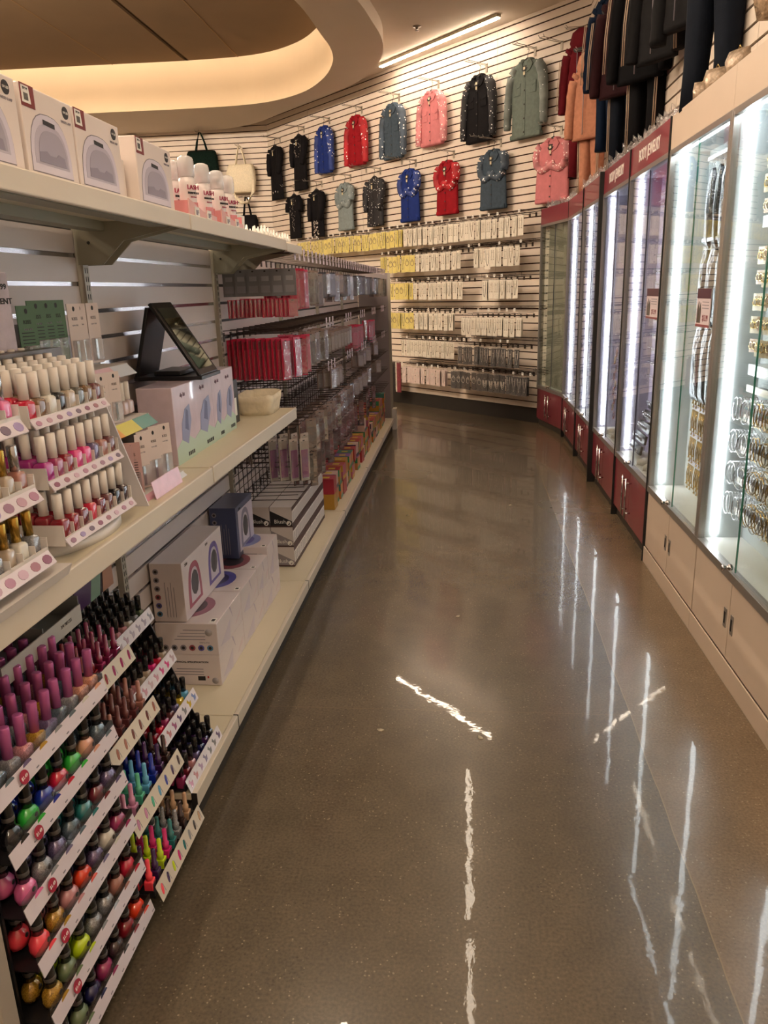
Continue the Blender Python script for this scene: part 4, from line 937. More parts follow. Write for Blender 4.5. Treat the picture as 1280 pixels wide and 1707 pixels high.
# ------------------------------------------------------------------ boxes on the base deck
m_wbox = mat('#ddd0cf', .35, 0, .03, 8, coat=.3); m_wbx2 = mat('#c9bfc4', .35, 0, .04, 8)
ringc = ['#8a8088', '#8a8088', '#8a8088', '#9a4650', '#5b549a', '#5c86a8']
def ring_icon(b, cx, cz, s, hx, y=-.0006, shape='D'):
    b.prism(arch(cx, cz - s * .5, s * 1.25, s, 8), y, y + .0005, mat(hx, .4)); b.prism([(cx + s * .3 * math.cos(a), cz + s * .28 * math.sin(a)) for a in [j * math.pi / 6 for j in range(12)]], y - .0005, y, m_ink)
def lampset_box(name, L, d, h, label, spec=False, icons=True, mc=None, rings=('#a8566a', '#6a5aa0'), upright=False):
    """long carton: front (local -y) has big lamp rings; near end (local -x) has the icons and small print"""
    t = empty(name, label, 'box', group='nail lamp cartons on the base deck')
    MB().box(0, L, 0, d, 0, h, mc or m_wbox, .002).build('carton', t)
    b = MB()
    Me = Rz(R(-90))         # decal plane facing local -x
    def on_end(M0): return M0
    e = MB()
    if spec:
        e.text('TECHNICAL SPECIFICATION', .0095, m_ink, T((-.0004, d * .5, h * .76)) @ Me, .0004, .0002, squeeze=1.15)
        for q in range(3): e.box(-.0006, 0, d * .28, d * (.72 + .04 * q), h * (.52 - .09 * q), h * (.545 - .09 * q), m_gry)
        e.box(-.0008, 0, d * .26, d * .38, h * .16, h * .30, m_ink).box(-.0009, 0, d * .2, d * .225, h * .24, h * .31, mat('#c03030', .4))
        e.lathe([(0, 0), (.012, 0), (.012, .0006), (0, .0006)], mat('#a9a2a5', .4), 16, M=T((-.0004, d * .1, h * .16)) @ Ry(R(-90)))
    elif icons:
        if upright:
            for i in range(6):
                e2 = MB(); ring_icon(e, 0, 0, 0, '#8a8088') if 0 else None
                zc = h * (.86 - i * .145); e.lathe([(0, 0), (.0105, 0), (.0105, .0006), (0, .0006)], mat(ringc[i], .4), 10, M=T((-.0002, d * .82, zc)) @ Ry(R(-90)), smooth=False).lathe([(0, 0), (.0055, 0), (.0055, .0004), (0, .0004)], m_ink, 8, M=T((-.0009, d * .82, zc)) @ Ry(R(-90)), smooth=False)
            for q in range(4): e.box(-.0006, 0, d * (.3 + .09 * q), d * (.315 + .09 * q), h * .08, h * (.6 + .08 * (q % 2)), m_gry)
        else:
            for i in range(6):
                yc = d * (.86 - i * .145); e.lathe([(0, 0), (.0115, 0), (.0115, .0006), (0, .0006)], mat(ringc[i], .4), 10, M=T((-.0002, yc, h * .22)) @ Ry(R(-90)), smooth=False).lathe([(0, 0), (.006, 0), (.006, .0004), (0, .0004)], m_ink, 8, M=T((-.0009, yc, h * .22)) @ Ry(R(-90)), smooth=False)
            for q in range(4): e.box(-.0006, 0, d * .2, d * (.7 - .05 * q), h * (.48 + .1 * q), h * (.5 + .1 * q), m_gry)
            e.text('FEATURES', .008, m_gry, T((-.0004, d * .22, h * .4)) @ Me @ Ry(R(180)), .0003)
            e.lathe([(0, 0), (.013, 0), (.013, .0006), (0, .0006)], mat('#b3abae', .4), 16, M=T((-.0004, d * .14, h * .72)) @ Ry(R(-90)))
    e.build('end_print', t)
    # big lamp pictures on the front
    n = len(rings)
    for i, hx in enumerate(rings):
        cx = L * (i + .5) / n; s_ = min(h * .72, L / n * .7)
        b.prism(arch(cx, h * .14, s_ * .9, s_, 14), -.0006, 0, mat(hx, .35)); b.prism(arch(cx, h * .20, s_ * .6, s_ * .78, 14), -.0012, -.0006, mat('#cfc6cf', .35))
        b.prism([(cx + s_ * .24 * math.cos(a), h * .14 + s_ * .5 + s_ * .30 * math.sin(a)) for a in [j * math.pi / 5 + .3 for j in range(10)]], -.0018, -.0012, mat('#3b3940', .3))
        b.text('SUN', .014, m_ink, T((cx - s_ * .45, -.0006, h * .92)), .0003)
    if rings: b.build('lamp_picture', t)
    return t
DZZ = DZ + .001
# two layers of long cartons lying on the deck: plain printed side to the aisle, lamp picture on the lid
def flat_carton(y0, L, z, h, label, spec, lid=None):
    t = lampset_box('lamp_carton', L, .222, h, label, spec=spec, rings=()); t.location = (-.846, y0, z); t.rotation_euler = (0, 0, FACE_X)
    b = MB()
    b.prism([(L * .1, .02), (L * .5, h * .6), (L * .46, .0)], -.0006, 0, mat('#c9bcc6', .35)).prism([(L * .5, h), (L * .62, h * .55), (L * .55, h * .95)], -.0006, 0, mat('#b3a3b6', .35)).prism([(L * .7, h * .2), (L * .95, h * .5), (L * .9, h * .3)], -.0006, 0, mat('#d5bfc0', .35))
    b.build('side_print', t)
    if lid:
        b = MB().prism([(L * .5 + .095 * math.cos(a), .125 + .07 * math.sin(a)) for a in [j * math.pi / 10 for j in range(20)]], h, h + .0006, mat(lid[0], .35), 'XY').prism([(L * .5 + .06 * math.cos(a), .125 + .042 * math.sin(a)) for a in [j * math.pi / 10 for j in range(20)]], h + .0006, h + .0012, mat(lid[1], .3), 'XY')
        b.box(L * .04, L * .16, .01, .03, h, h + .0008, m_lab).box(L * .07, L * .13, .014, .026, h + .0008, h + .0012, m_ink); b.build('lid_picture', t)
    return t
for i in range(3):
    flat_carton(2.395 + .31 * i, .306, DZZ, .118, 'white lamp carton, bottom layer, %s from the near polish racks' % ordi(i), i == 0)
flat_carton(2.395, .30, DZZ + .1185, .118, 'white lamp carton on the upper layer with a mauve lamp on its lid', False, ('#9c6478', '#4a3844'))
flat_carton(2.70, .24, DZZ + .1185, .118, 'white lamp carton on the upper layer with a violet lamp on its lid', False, ('#54509a', '#3a3560'))
flat_carton(2.945, .18, DZZ + .1185, .118, 'white lamp carton on the upper layer with a dark red lid picture', False, ('#83404a', '#2c2428'))
flat_carton(3.13, .19, DZZ + .1185, .15, 'farthest white lamp carton on the upper layer, taller with a violet edge', False, ('#8a90c0', '#54509a'))
t = lampset_box('lamp_carton', .445, .115, .215, 'upright white carton picturing a mauve and a violet nail lamp', upright=True); t.location = (-.952, 2.402, DZZ + .239); t.rotation_euler = (0, 0, FACE_X)
t = lampset_box('lamp_carton', .26, .115, .225, 'upright dark blue carton with a round lamp picture, behind the white one', upright=True, mc=mat('#3b4468', .35, 0, .05, 6, coat=.3), rings=('#7d7890',)); t.location = (-.952, 3.06, DZZ + .239); t.rotation_euler = (0, 0, FACE_X)
MB().box(.03, .258, -.0005, .001, .02, .20, mat('#c5bccb', .35)).build('front_print', t)
# blush cartons, three high, two deep, in a long row
m_blw = mat('#cfc5c2', .4, 0, .03, 8); m_blk2 = mat('#211d20', .4); m_bgr = mat('#8f868a', .4); m_bbr = mat('#4b302c', .5)
def blush(tri):
    t = MB().box(0, .144, 0, .112, 0, .103, m_blw, .0015).build('blush_carton', label='x x x x', cat='box', group='blush cartons on the base deck')
    b = MB(); Me = Rz(R(-90))
    b.prism([(-.112, .004), (-.001, .004), (-.001, .03), (-.112, .085)], -.0007, 0, tri, M=Me).text('Blush', .028, m_lab, T((-.0009, .062, .028)) @ Me @ Matrix.Shear('XZ', 4, (.0, 0)), .0003)
    b.lathe([(0, 0), (.0125, 0), (.0125, .0006), (0, .0006)], m_lab, 14, M=T((-.0008, .018, .02)) @ Ry(R(-90)), smooth=False).prism([(-.024, .012), (-.012, .026), (-.014, .012)], -.0018, -.0014, tri, M=Me)
    b.box(-.0008, 0, 0, .112, 0, .008, m_bbr); b.build('end_print', t)
    b = MB().box(.0, .144, -.0006, 0, 0, .02, m_bbr).box(.0, .144, -.0006, 0, .083, .103, m_bbr)
    b.box(.012, .132, -.0008, 0, .022, .081, m_lab)
    for i in range(3):
        for j in range(6): b.box(.02 + i * .038, .046 + i * .038, -.0014, -.0008, .028 + j * .008, .031 + j * .008, m_gry)
    b.build('side_print', t); return t
bl_k = blush(m_blk2); bl_g = blush(m_bgr)
for i in range(6):
    for c in range(2):
        for k in range(3):
            y = 3.62 + .147 * i
            if y + .144 > 4.52 : continue
            use(bl_k if k == 2 else bl_g, (-.84 - .1145 * c, y, DZZ + .104 * k), FACE_X, label='%s blush carton, %s from near end, %s column, %s layer' % ('black-fronted' if k == 2 else 'grey-fronted', ordi(i), 'aisle' if c == 0 else 'wall', ['bottom', 'middle', 'top'][k]))
# colourful gift cartons
pal = ['#b5852f', '#a8283a', '#2f8a5c', '#c58a3a', '#b8607a', '#c9a23c', '#8a5aa0', '#c4783a', '#d3b4a8', '#26324f', '#3d7d6c', '#b24a50']
def gift(main, topc, band):
    L, d, h = .115, .11, .098
    t = MB().box(0, L, 0, d, 0, h, mat(main, .4, 0, .04, 12, coat=.2), .0015).build('gift_carton', label='x x x x', cat='box', group='colourful cartons on the base deck')
    MB().box(.0, L, 0.0, d, h, h + .0008, mat(topc, .4)).box(L * .25, L * .6, d * .3, d * .7, h + .0008, h + .0014, mat('#d9c23c', .4)).build('lid_print', t)
    MB().box(-.0008, 0, 0, d, h * .55, h, mat(band, .4)).box(0, L, -.0008, 0, 0, h * .25, mat(band, .4)).build('band', t); return t
gifts = [(gift(*q), n) for q, n in [(('#b5852f', '#c58a3a', '#b5852f'), 'mustard'), (('#b5852f', '#a8283a', '#2f8a5c'), 'mustard and green'), (('#a8283a', '#a8283a', '#a8283a'), 'red'), (('#c98a5a', '#8a5aa0', '#2f8a5c'), 'orange and green'),
         (('#b8607a', '#b24a50', '#c9a23c'), 'pink'), (('#d3b4a8', '#d3b4a8', '#26324f'), 'cream and navy'), (('#c4783a', '#3d7d6c', '#3d7d6c'), 'orange and teal')]]
gi = 0
y = 4.66
while y < 8.12:
    for c in range(3):
        hh = rnd.choice([2, 3, 2]) if c == 0 else 2
        if 5.5 < y < 6.2: hh = 2
        for k in range(hh):
            if y < 4.75 and k == 2: continue
            src, nm = gifts[(gi * 3 + k * 2 + c) % 7] if c == 0 or k < hh - 1 else gifts[[2, 1, 2, 4][gi % 4]]
            use(src, (-.80 - .113 * c - .012 * rnd.random(), y + rnd.uniform(0, .01), DZZ + .0995 * k), FACE_X + R(rnd.uniform(-3, 3)),
                label='%s gift carton, %s stack from the blush, %s column, %s layer' % (nm, ordi(gi), ['aisle', 'middle', 'wall'][c], ['bottom', 'second', 'third'][k]))
    gi += 1; y += .132 + (.03 if gi % 4 == 0 else 0)
# ------------------------------------------------------------------ back wall: carded jewellery
m_cy = mat('#f0de72', .5, 0, .04, 10); m_cwh = mat('#f6efe0', .5, 0, .04, 10); m_cbk = mat('#1d191c', .5); m_cpk = mat('#e6cfca', .5, 0, .04, 10)
m_bead = mat('#85704a', .4, .4); m_beadd = mat('#3a3034', .3, .3); m_pearl = mat('#e8e0d6', .2); m_bf = glass('bag_film', (.99, .985, .98), .12, 1.0, .05)
def jcard(wd, ht, mc, mb, style):
    """bagged card hanging from its top edge, facing -y, with a necklace and earrings on it"""
    o = MB().box(-wd / 2, wd / 2, -.001, .001, -ht, -.012, mc).build('jewellery_card', label='x x x x', cat='jewellery')
    b = MB()
    if style == 'U':
        b.tube([(wd * .26 * math.cos(a), -.004, -ht * .42 + ht * .38 * math.sin(a) - (ht * .1 if 0 else 0)) for a in [math.pi + math.pi * i / 10 for i in range(11)]], .002, mb, 5)
        b.tube([(-wd * .26, -.004, -ht * .42), (-wd * .26, -.004, -ht * .12)], .0015, mb, 4).tube([(wd * .26, -.004, -ht * .42), (wd * .26, -.004, -ht * .12)], .0015, mb, 4)
        b.ball((0, -.005, -ht * .82), .005, mb)
    elif style == 'V':
        b.tube([(-wd * .3, -.004, -ht * .12), (-wd * .22, -.004, -ht * .45), (0, -.004, -ht * .82), (wd * .22, -.004, -ht * .45), (wd * .3, -.004, -ht * .12)], .0026, mb, 5).ball((0, -.006, -ht * .8), .007, mb, (1, .5, 1.3))
    elif style == 'O':
        b.tube([(wd * .36 * math.cos(a), -.004, -ht * .5 + wd * .36 * math.sin(a)) for a in [2 * math.pi * i / 18 for i in range(18)]], .003, mb, 5, closed=True)
        b.tube([(wd * .18 * math.cos(a), -.004, -ht * .36 + wd * .18 * math.sin(a)) for a in [2 * math.pi * i / 12 for i in range(12)]], .002, mb, 5, closed=True)
    elif style == 'B':
        for q in (.36, .27, .18): b.tube([(wd * q * math.cos(a), -.004, -ht * .4 + ht * q * 1.1 * math.sin(a)) for a in [math.pi + math.pi * i / 12 for i in range(13)]], .0035, mb, 5)
    else:
        for sx in (-1, 1):
            b.tube([(sx * wd * .2, -.004, -ht * .2), (sx * wd * .2, -.004, -ht * .6)], .0016, mb, 4).ball((sx * wd * .2, -.005, -ht * .65), .005, mb).ball((sx * wd * .2, -.005, -ht * .2), .003, mb)
    for sx in (-1, 1): b.ball((sx * .008, -.004, -ht * .3), .003, mb)
    b.build('jewellery', o)
    MB().box(-wd * .54, wd * .54, -.009, -.0085, -ht * 1.03, -.004, m_bf).build('bag', o)
    MB().box(-.008, .008, -.0012, .004, -.014, .004, m_bf).build('hang_tab', o)
    return o
jc = {}
for nm, mc, mb in (('yellow', m_cy, m_bead), ('white', m_cwh, m_bead), ('black', m_cbk, m_pearl), ('pink', m_cpk, m_pearl)):
    for st in 'UVOBE':
        if nm == 'black' and st == 'E': continue
        jc[nm, st] = jcard(.085 if st in 'OB' else .072, .205, mc, mb if not (nm == 'yellow' and st == 'V') else m_beadd, st)
jc['dark', 'U'] = jcard(.08, .22, m_cwh, m_beadd, 'U')
bh = peg_hook(.24, False); bh['label'] = 'x x x x'; bh['group'] = 'wire hooks of the jewellery wall'
rows_b = [(2.15, .56, 4.95), (1.86, .60, 2.95), (1.535, .62, 2.80), (1.185, .56, 2.80), (.86, .58, 2.62), (.53, .46, 2.60)]
RN = ['top', 'second', 'third', 'fourth', 'fifth', 'bottom']
SN = {'U': 'looped chain', 'V': 'pointed pendant', 'O': 'hoop', 'B': 'bib necklace', 'E': 'drop earrings'}
gaps = {1: (1.36, 1.50), 2: (1.22, 1.44), 5: (1.66, 1.72)}
for r, (z, s0, s1) in enumerate(rows_b):
    s = s0 + .04; i = 0
    while s < s1:
        if r in gaps and gaps[r][0] - .04 < s < gaps[r][1]: s += .1; continue
        if r in (3, 4) and 1.53 < s < 1.60: s += .06; continue
        dz = (-.045 if (r == 3 and s < 1.53) or (r == 4 and s < 1.53) else 0) + rnd.uniform(-.006, .006)
        if r == 0: kd = 'white' if s < 2.5 else 'yellow'
        elif r == 1: kd = 'white' if s < 2.3 else 'yellow'
        elif r in (2, 3): kd = 'white' if s < 2.35 else 'yellow'
        elif r == 4: kd = 'white' if s > 1.53 else 'black'
        else: kd = 'pink' if s > 1.72 else 'black'
        st = {'yellow': 'OUVO', 'white': 'EUVEUE', 'black': 'UVO', 'pink': 'OVV'}[kd]
        st = st[(i * 7 + r) % len(st)]
        if r == 5 and kd == 'black': st = 'O' if s > 1.15 else ('B' if s > .8 else 'V')
        if r == 4 and kd == 'black': st = 'U' if s > 1.05 else 'V'
        src = jc['dark', 'U'] if (r == 2 and 1.1 < s < 1.22) or (r == 1 and 1.0 < s < 1.1) or (r == 3 and 1.35 < s < 1.42) else jc[kd, st]
        nn = 1 if rnd.random() < .5 else 2
        p = bw(s, .23, z + dz)
        use(src, p, BRZ + R(rnd.uniform(-9, 5)), label='%s card with %s, %s from the showcases in the %s jewellery row' % ('white' if src is jc['dark', 'U'] else kd, 'dark beads' if src is jc['dark', 'U'] else SN[st], ordi(i), RN[r]), group='%s jewellery cards, %s row of the back wall' % (kd, RN[r]))
        if nn == 2 and s < 3: dup(src, bw(s + .012, .19, z + dz), BRZ + R(rnd.uniform(-6, 6)), label='%s card tucked behind, %s from the showcases in the %s jewellery row' % (kd, ordi(i), RN[r]))
        if s < 3 or i % 2: use(bh, bw(s, .0, z + dz + .012), BRZ, label='wire hook, %s from the showcases, %s jewellery row' % (ordi(i), RN[r]))
        s += rnd.choice([.078, .088, .098]); i += 1
# rails with little price tags under each row
for r, (z, s0, s1) in enumerate(rows_b):
    t = empty('hook_rail', 'wire hook rail with price tags across the %s jewellery row' % RN[r], 'rail', bw(s1 + .05, 0, z), BRZ, 'hook rails of the jewellery wall')
    L = s1 - s0 + .2
    b = MB()
    for zz in (.06, .028): b.tube([(0, -.04, zz), (L, -.04, zz)], .004, m_wire, 5)
    for i in range(int(L / .3) + 1): b.tube([(i * .3, 0, .06), (i * .3, -.04, .06), (i * .3, -.04, .02)], .003, m_wire, 4)
    b.build('rail_bars', t)
    b = MB(); x = .1
    while x < L - .1:
        b.box(x, x + .028, -.262, -.260, .016, .044, m_lab).box(x + .006, x + .022, -.263, -.262, .026, .034, m_gry).tube([(x + .014, -.04, .05), (x + .014, -.26, .045)], .0015, m_wire, 4)
        x += rnd.choice([.11, .16, .13, .3])
    b.build('price_tags', t)
# bottom ledge of the wall and hanging bags by its left end
for i in range(5):
    c = ['#6e1f2c', '#c9c0b0', '#1f1c1c', '#cdb8a8', '#b06a70'][i]
    o = MB().box(-.03, .03, -.006, .006, -.38, 0, mat(c, .4, 0, .25, 25, .2, coat=.4), .003).build('belt_pack', loc=bw(2.68 + .055 * i, .2 - .02 * (i % 2), .56), rz=BRZ + R(20 - 10 * i), label='%s hanging accessory pack, %s of the bunch at the bottom row end' % (['dark red', 'cream', 'black', 'pale', 'pink'][i], ordi(i)), cat='pack', group='hanging packs at the left end of the bottom jewellery row')
    MB().box(-.022, .022, -.0065, .0065, -.02, .02, m_bf).build('hang_tab', o)

# ------------------------------------------------------------------ garments
def ell(cx, cy, rx, ry, z, n=20, p=1.0, ph=0., am=0.):
    out = []
    for i in range(n):
        a = 2 * math.pi * i / n; c, s = math.cos(a), math.sin(a)
        k = 1 + am * math.sin(5 * a + ph) + am * .6 * math.sin(9 * a - 2 * ph)
        out.append((cx + rx * k * math.copysign(abs(c) ** p, c), cy + ry * k * math.copysign(abs(s) ** p, s), z))
    return out
m_hang = mat('#151315', .4); m_btn = mat('#2c2624', .4)
def hanger(par, sw):
    b = MB().tube([(0, 0, -.01), (0, 0, .03), (.012, 0, .045), (.018, 0, .06), (.008, 0, .075), (-.006, 0, .07)], .0028, m_hang, 6)
    b.tube([(-sw * .8, 0, -.075), (-.03, 0, -.015), (0, 0, -.005), (.03, 0, -.015), (sw * .8, 0, -.075)], .007, m_hang, 6)
    b.build('hanger', par)
def body_rings(hw, L, dp, ph, waist=.9, hem=1., am=.03, neck=.33):
    rs = []
    prof = [(-.03, neck, .7), (-.04, .62, .85), (-.065, .93, .95), (-.12, 1.0, 1.), (-.25 * L, .97, 1.05), (-.5 * L, waist, 1.), (-.75 * L, (waist + hem) / 2, 1.), (-L + .02, hem, 1.), (-L, hem, .95)]
    for z, w_, d_ in prof: rs.append(ell(0, 0, hw * w_, dp * d_, z, 24, .8, ph + z * 6, am))
    return rs
def sleeve(b, side, hw, L, m, style, dp):
    s = side
    if style == 'long': pts = [(s * hw * .70, 0, -.075), (s * hw * .96, -.005, -.15), (s * hw * 1.13, -.012, -.32), (s * hw * 1.18, -.02, -.5), (s * hw * 1.2, -.02, -L)]; rs = [.046, .052, .045, .040, .036]
    elif style == 'cross': pts = [(s * hw * .74, 0, -.075), (s * hw * .90, -.01, -.12), (s * hw * .92, -dp * .55, -.22), (s * hw * .5, -dp * .95, -.30), (-s * hw * .25, -dp * 1.0, -.24)]; rs = [.045, .046, .042, .036, .030]
    elif style == 'in': pts = [(s * hw * .74, 0, -.075), (s * hw * .95, -.005, -.15), (s * hw * .93, -.03, -.3), (s * hw * .80, -.05, -.42)]; rs = [.048, .055, .045, .03]
    elif style == 'short': pts = [(s * hw * .74, 0, -.07), (s * hw * 1.02, -.005, -.13), (s * hw * 1.1, -.01, -.25)]; rs = [.045, .052, .048]
    else: return
    # smooth the path
    P = arc_pts(pts, 4); Rr = [rs[min(i // 4, len(rs) - 1)] * (1 - (i % 4) / 4) + rs[min(i // 4 + 1, len(rs) - 1)] * ((i % 4) / 4) + .003 * math.sin(i * 2.3) for i in range(len(P))]
    b.tube(P, Rr, m, 10)
def garment(name, label, hw, L, m, style='long', trim=None, buttons=True, collar=True, pockets=True, tagc=True, hem=1.03, waist=.98, group=None, cat='jacket', neck=.33, pat=None, slv_m=None):
    t = empty(name, label, cat, group=group); dp = .034; hw *= .98 if style != 'long' else .90; ph = rnd.uniform(0, 6); m2 = trim or m
    b = MB().loft(body_rings(hw, L, dp, ph, waist, hem, neck=neck), m); b.build('body', t)
    for s in (-1, 1):
        if style != 'none':
            q = MB(); sleeve(q, s, hw, min(L * .97, .62), slv_m or m, style, dp); q.build('sleeve', t)
    if collar:
        b = MB()
        for s in (-1, 1):
            b.prism([(0 + s * .012, -.145), (s * .035, -.055), (s * .07, -.03), (s * .105, -.075), (s * .07, -.125)], -dp * 1.06 - .006, -dp * 1.06 + .004, m2)
            b.loft([ell(s * .05, -.01, .035, .04, -.05, 10), ell(s * .045, -.0, .032, .038, -.018, 10), ell(s * .045, .0, .02, .03, -.012, 10)], m2)
        b.build('collar', t)
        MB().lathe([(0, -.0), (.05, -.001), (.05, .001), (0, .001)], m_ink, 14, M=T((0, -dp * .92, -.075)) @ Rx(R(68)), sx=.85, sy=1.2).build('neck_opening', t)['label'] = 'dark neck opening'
    else:
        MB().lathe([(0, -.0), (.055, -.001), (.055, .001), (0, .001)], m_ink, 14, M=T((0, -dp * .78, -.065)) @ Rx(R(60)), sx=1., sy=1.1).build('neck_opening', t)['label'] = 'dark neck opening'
    if buttons:
        b = MB().box(-.012, .012, -dp * 1.10, -dp * 1.0, -L + .02, -.14, m2, .003)
        b.build('placket', t); b = MB(); n = 5
        for i in range(n): b.lathe([(0, 0), (.0085, 0), (.0085, .003), (0, .004)], m_btn, 8, M=T((0, -dp * 1.10, -.17 - i * (L - .22) / (n - 1))) @ Rx(R(90)))
        b.build('buttons', t)
    if pockets:
        for s in (-1, 1):
            b = MB(); b.box(s * hw * .5 - .045, s * hw * .5 + .045, -dp * 1.03, -dp * .9, -.33, -.23, m2, .004).prism([(s * hw * .5 - .047, -.225), (s * hw * .5 + .047, -.225), (s * hw * .5 + .047, -.25), (s * hw * .5, -.265), (s * hw * .5 - .047, -.25)], -dp * 1.14, -dp * 1.0, m2)
            b.build('chest_pocket', t)
        MB().box(-hw * 1.0, hw * 1.0, -dp * .9, dp * .9, -L - .004, -L + .045, m2, .015).build('waistband', t)
    if tagc: MB().box(-.012, .012, -dp * 1.4, -dp * 1.35, -.16, -.09, mat('#d6c9a8', .5)).build('price_tag', t)
    if pat:
        b = MB()
        for (x, z, s_) in pat: b.ball((x, -dp * 1.03, z), s_ * 1.4, m_silv, (1, .25, 1.4))
        o_ = b.build('beading', t); o_['label'] = 'silver beading scattered over the front'
    hanger(t, hw); return t
def arm(p, rz, label, L=.30):
    t = empty('garment_hook', label, 'hook', p, rz, 'wire display arms on the slatwall')
    MB().box(-.014, .014, -.005, 0, -.07, .015, mat('#b5aca0', .3, .7)).build('wall_plate', t)
    b = MB()
    for s in (-1, 1): b.tube([(s * .03, -L, .02), (s * .025, -L + .02, .0), (s * .012, 0, 0)], .003, mat('#8d857c', .3, .7), 5)
    b.tube([(-.03, -L * .95, .0), (.03, -L * .95, 0)], .003, mat('#8d857c', .3, .7), 5); b.build('arms', t)
    return t
denim = '#4a5560'
G_TOP = [('garment', 'b', 5.93)]
def put(t, s, z, off=.085):
    t.location = bw(s - .075, off, z); t.rotation_euler = (0, 0, BRZ)
SQ = [(rnd.uniform(-.09, .09), -.12 - .2 * rnd.random(), .006) for _ in range(24)]
SQ2 = [(rnd.uniform(-.1, .1) * (1 - k / 40), -.1 - .012 * k, .005) for k in range(36)]
SQ3 = [(rnd.uniform(-.06, .06), -.42 - .25 * rnd.random(), .009) for _ in range(40)]
red_s = sparkle('#a81722', scale=27, bands=-.5); pinkm = sparkle('#c97f83', '#fff0e8', 36, .26); blk_s = sparkle('#16141a', scale=36, size=.2); den_s = sparkle('#3d4a59', scale=27); gry_s = sparkle('#6f7672', scale=28, size=.13)
blu_s = sparkle('#22387e', scale=27, bands=-.45); blkp = mat('#141215', .8, 0, .2, 12, .4); lden = mat('#7b8587', .85, 0, .1, 40, .3); lden_s = sparkle('#7b8587', scale=28, size=.16, bands=-.4)
den = mat('#3f4b57', .85, 0, .15, 30, .3); redm = mat('#8c1620', .75, 0, .12, 20, .3); blum = mat('#1f3070', .8, 0, .12, 20, .3); pinkp = mat('#c4787c', .75, 0, .08, 20, .3); gryd = mat('#667069', .85, 0, .12, 30, .3)
ss = lambda k: .79 + .723 * k
spec = [
 # name, label, hw, L, material, kwargs, s, z
 ('denim_jacket', 'grey stonewashed denim jacket with rhinestone sleeves, top row, nearest the showcases', .225, .72, gryd, dict(slv_m=gry_s, hem=.95), .76, 3.60),
 ('studded_jacket', 'black studded jacket hanging in the top row between grey denim and pink', .205, .66, blkp, dict(slv_m=blk_s), 1.43, 3.60),
 ('studded_jacket', 'pink pearl-studded jacket with long sleeves in the top row', .20, .58, pinkp, dict(slv_m=pinkm), 2.19, 3.60),
 ('denim_jacket', 'blue denim jacket with studded sleeves, top row, left of the pink one', .195, .62, den, dict(slv_m=den_s, hem=.95), 2.90, 3.60),
 ('studded_jacket', 'red jacket with studded sleeves in the top row', .19, .60, redm, dict(slv_m=red_s), 3.66, 3.60),
 ('studded_jacket', 'royal blue jacket with studded shoulders in the top row', .165, .60, blum, dict(slv_m=blu_s), 4.40, 3.60),
 ('sequin_dress', 'long black top with silver sequins down the front, second from the far corner', .16, .74, blkp, dict(style='in', buttons=False, collar=False, pockets=False, pat=SQ, cat='dress', hem=1.05), 5.05, 3.60),
 ('sequin_dress', 'long black dress in the far corner with teardrop beading at its hem', .155, .76, blkp, dict(style='in', buttons=False, collar=False, pockets=False, pat=[(-.07, -.66, .01), (0, -.65, .011), (.07, -.66, .01), (.1, -.25, .006)], cat='dress', hem=1.1), 5.72, 3.56),
 ('denim_jacket', 'pink denim jacket with its sleeves tied across the chest, lower row', .21, .60, pinkp, dict(style='cross', slv_m=pinkm), .40, 2.84),
 ('denim_jacket', 'dark blue denim jacket with sleeves folded over the front, lower row', .19, .60, den, dict(style='cross', slv_m=den_s), 1.21, 2.85),
 ('studded_jacket', 'dark red jacket with studded sleeves folded over, lower row', .175, .58, redm, dict(style='cross', slv_m=red_s), 1.94, 2.84),
 ('studded_jacket', 'deep blue studded jacket with tucked sleeves, lower row', .17, .60, blum, dict(style='cross', slv_m=blu_s), 2.61, 2.84),
 ('studded_jacket', 'black studded top, lower row, beside the deep blue jacket', .165, .60, blk_s, dict(style='in', pockets=False, collar=False), 3.31, 2.84),
 ('denim_jacket', 'pale grey denim jacket with a draped scarf collar, lower row', .17, .60, lden, dict(style='cross', slv_m=lden_s, buttons=False), 3.96, 2.84),
 ('sequin_dress', 'black long-sleeved top with a bronze sequin panel at its hem, lower row', .155, .64, blkp, dict(style='in', buttons=False, collar=False, pockets=False, pat=SQ3, cat='dress'), 4.66, 2.84),
 ('sequin_dress', 'black top with silver fringe streaks, lower row, nearest the far corner', .15, .62, blkp, dict(style='short', buttons=False, collar=False, pockets=False, pat=SQ2, cat='dress'), 5.26, 2.84),
]
for i, (nm, lb, hw, L, m, kw, s, z) in enumerate(spec):
    put(garment(nm, lb, hw, L, m, group='garments on the back slatwall', **kw), s, z)
    arm(bw(s - .095, 0, z + .085), BRZ, 'wire display arm above the %s' % lb.split(',')[0].split(' with ')[0].split(' in the ')[0].split(' hanging')[0])
arm(bw(.33, 0, 3.66), BRZ, 'empty wire display arm high on the back wall beside the red hoodie')
# dark arms under the top-row garments (empty)
for i, s in enumerate((1.45, 2.93, 3.66, 4.42, 5.1)): arm(bw(s - .15, 0, 2.98), BRZ, 'empty low wire arm, %s from the showcases, below the top garment row' % ordi(i), .25)

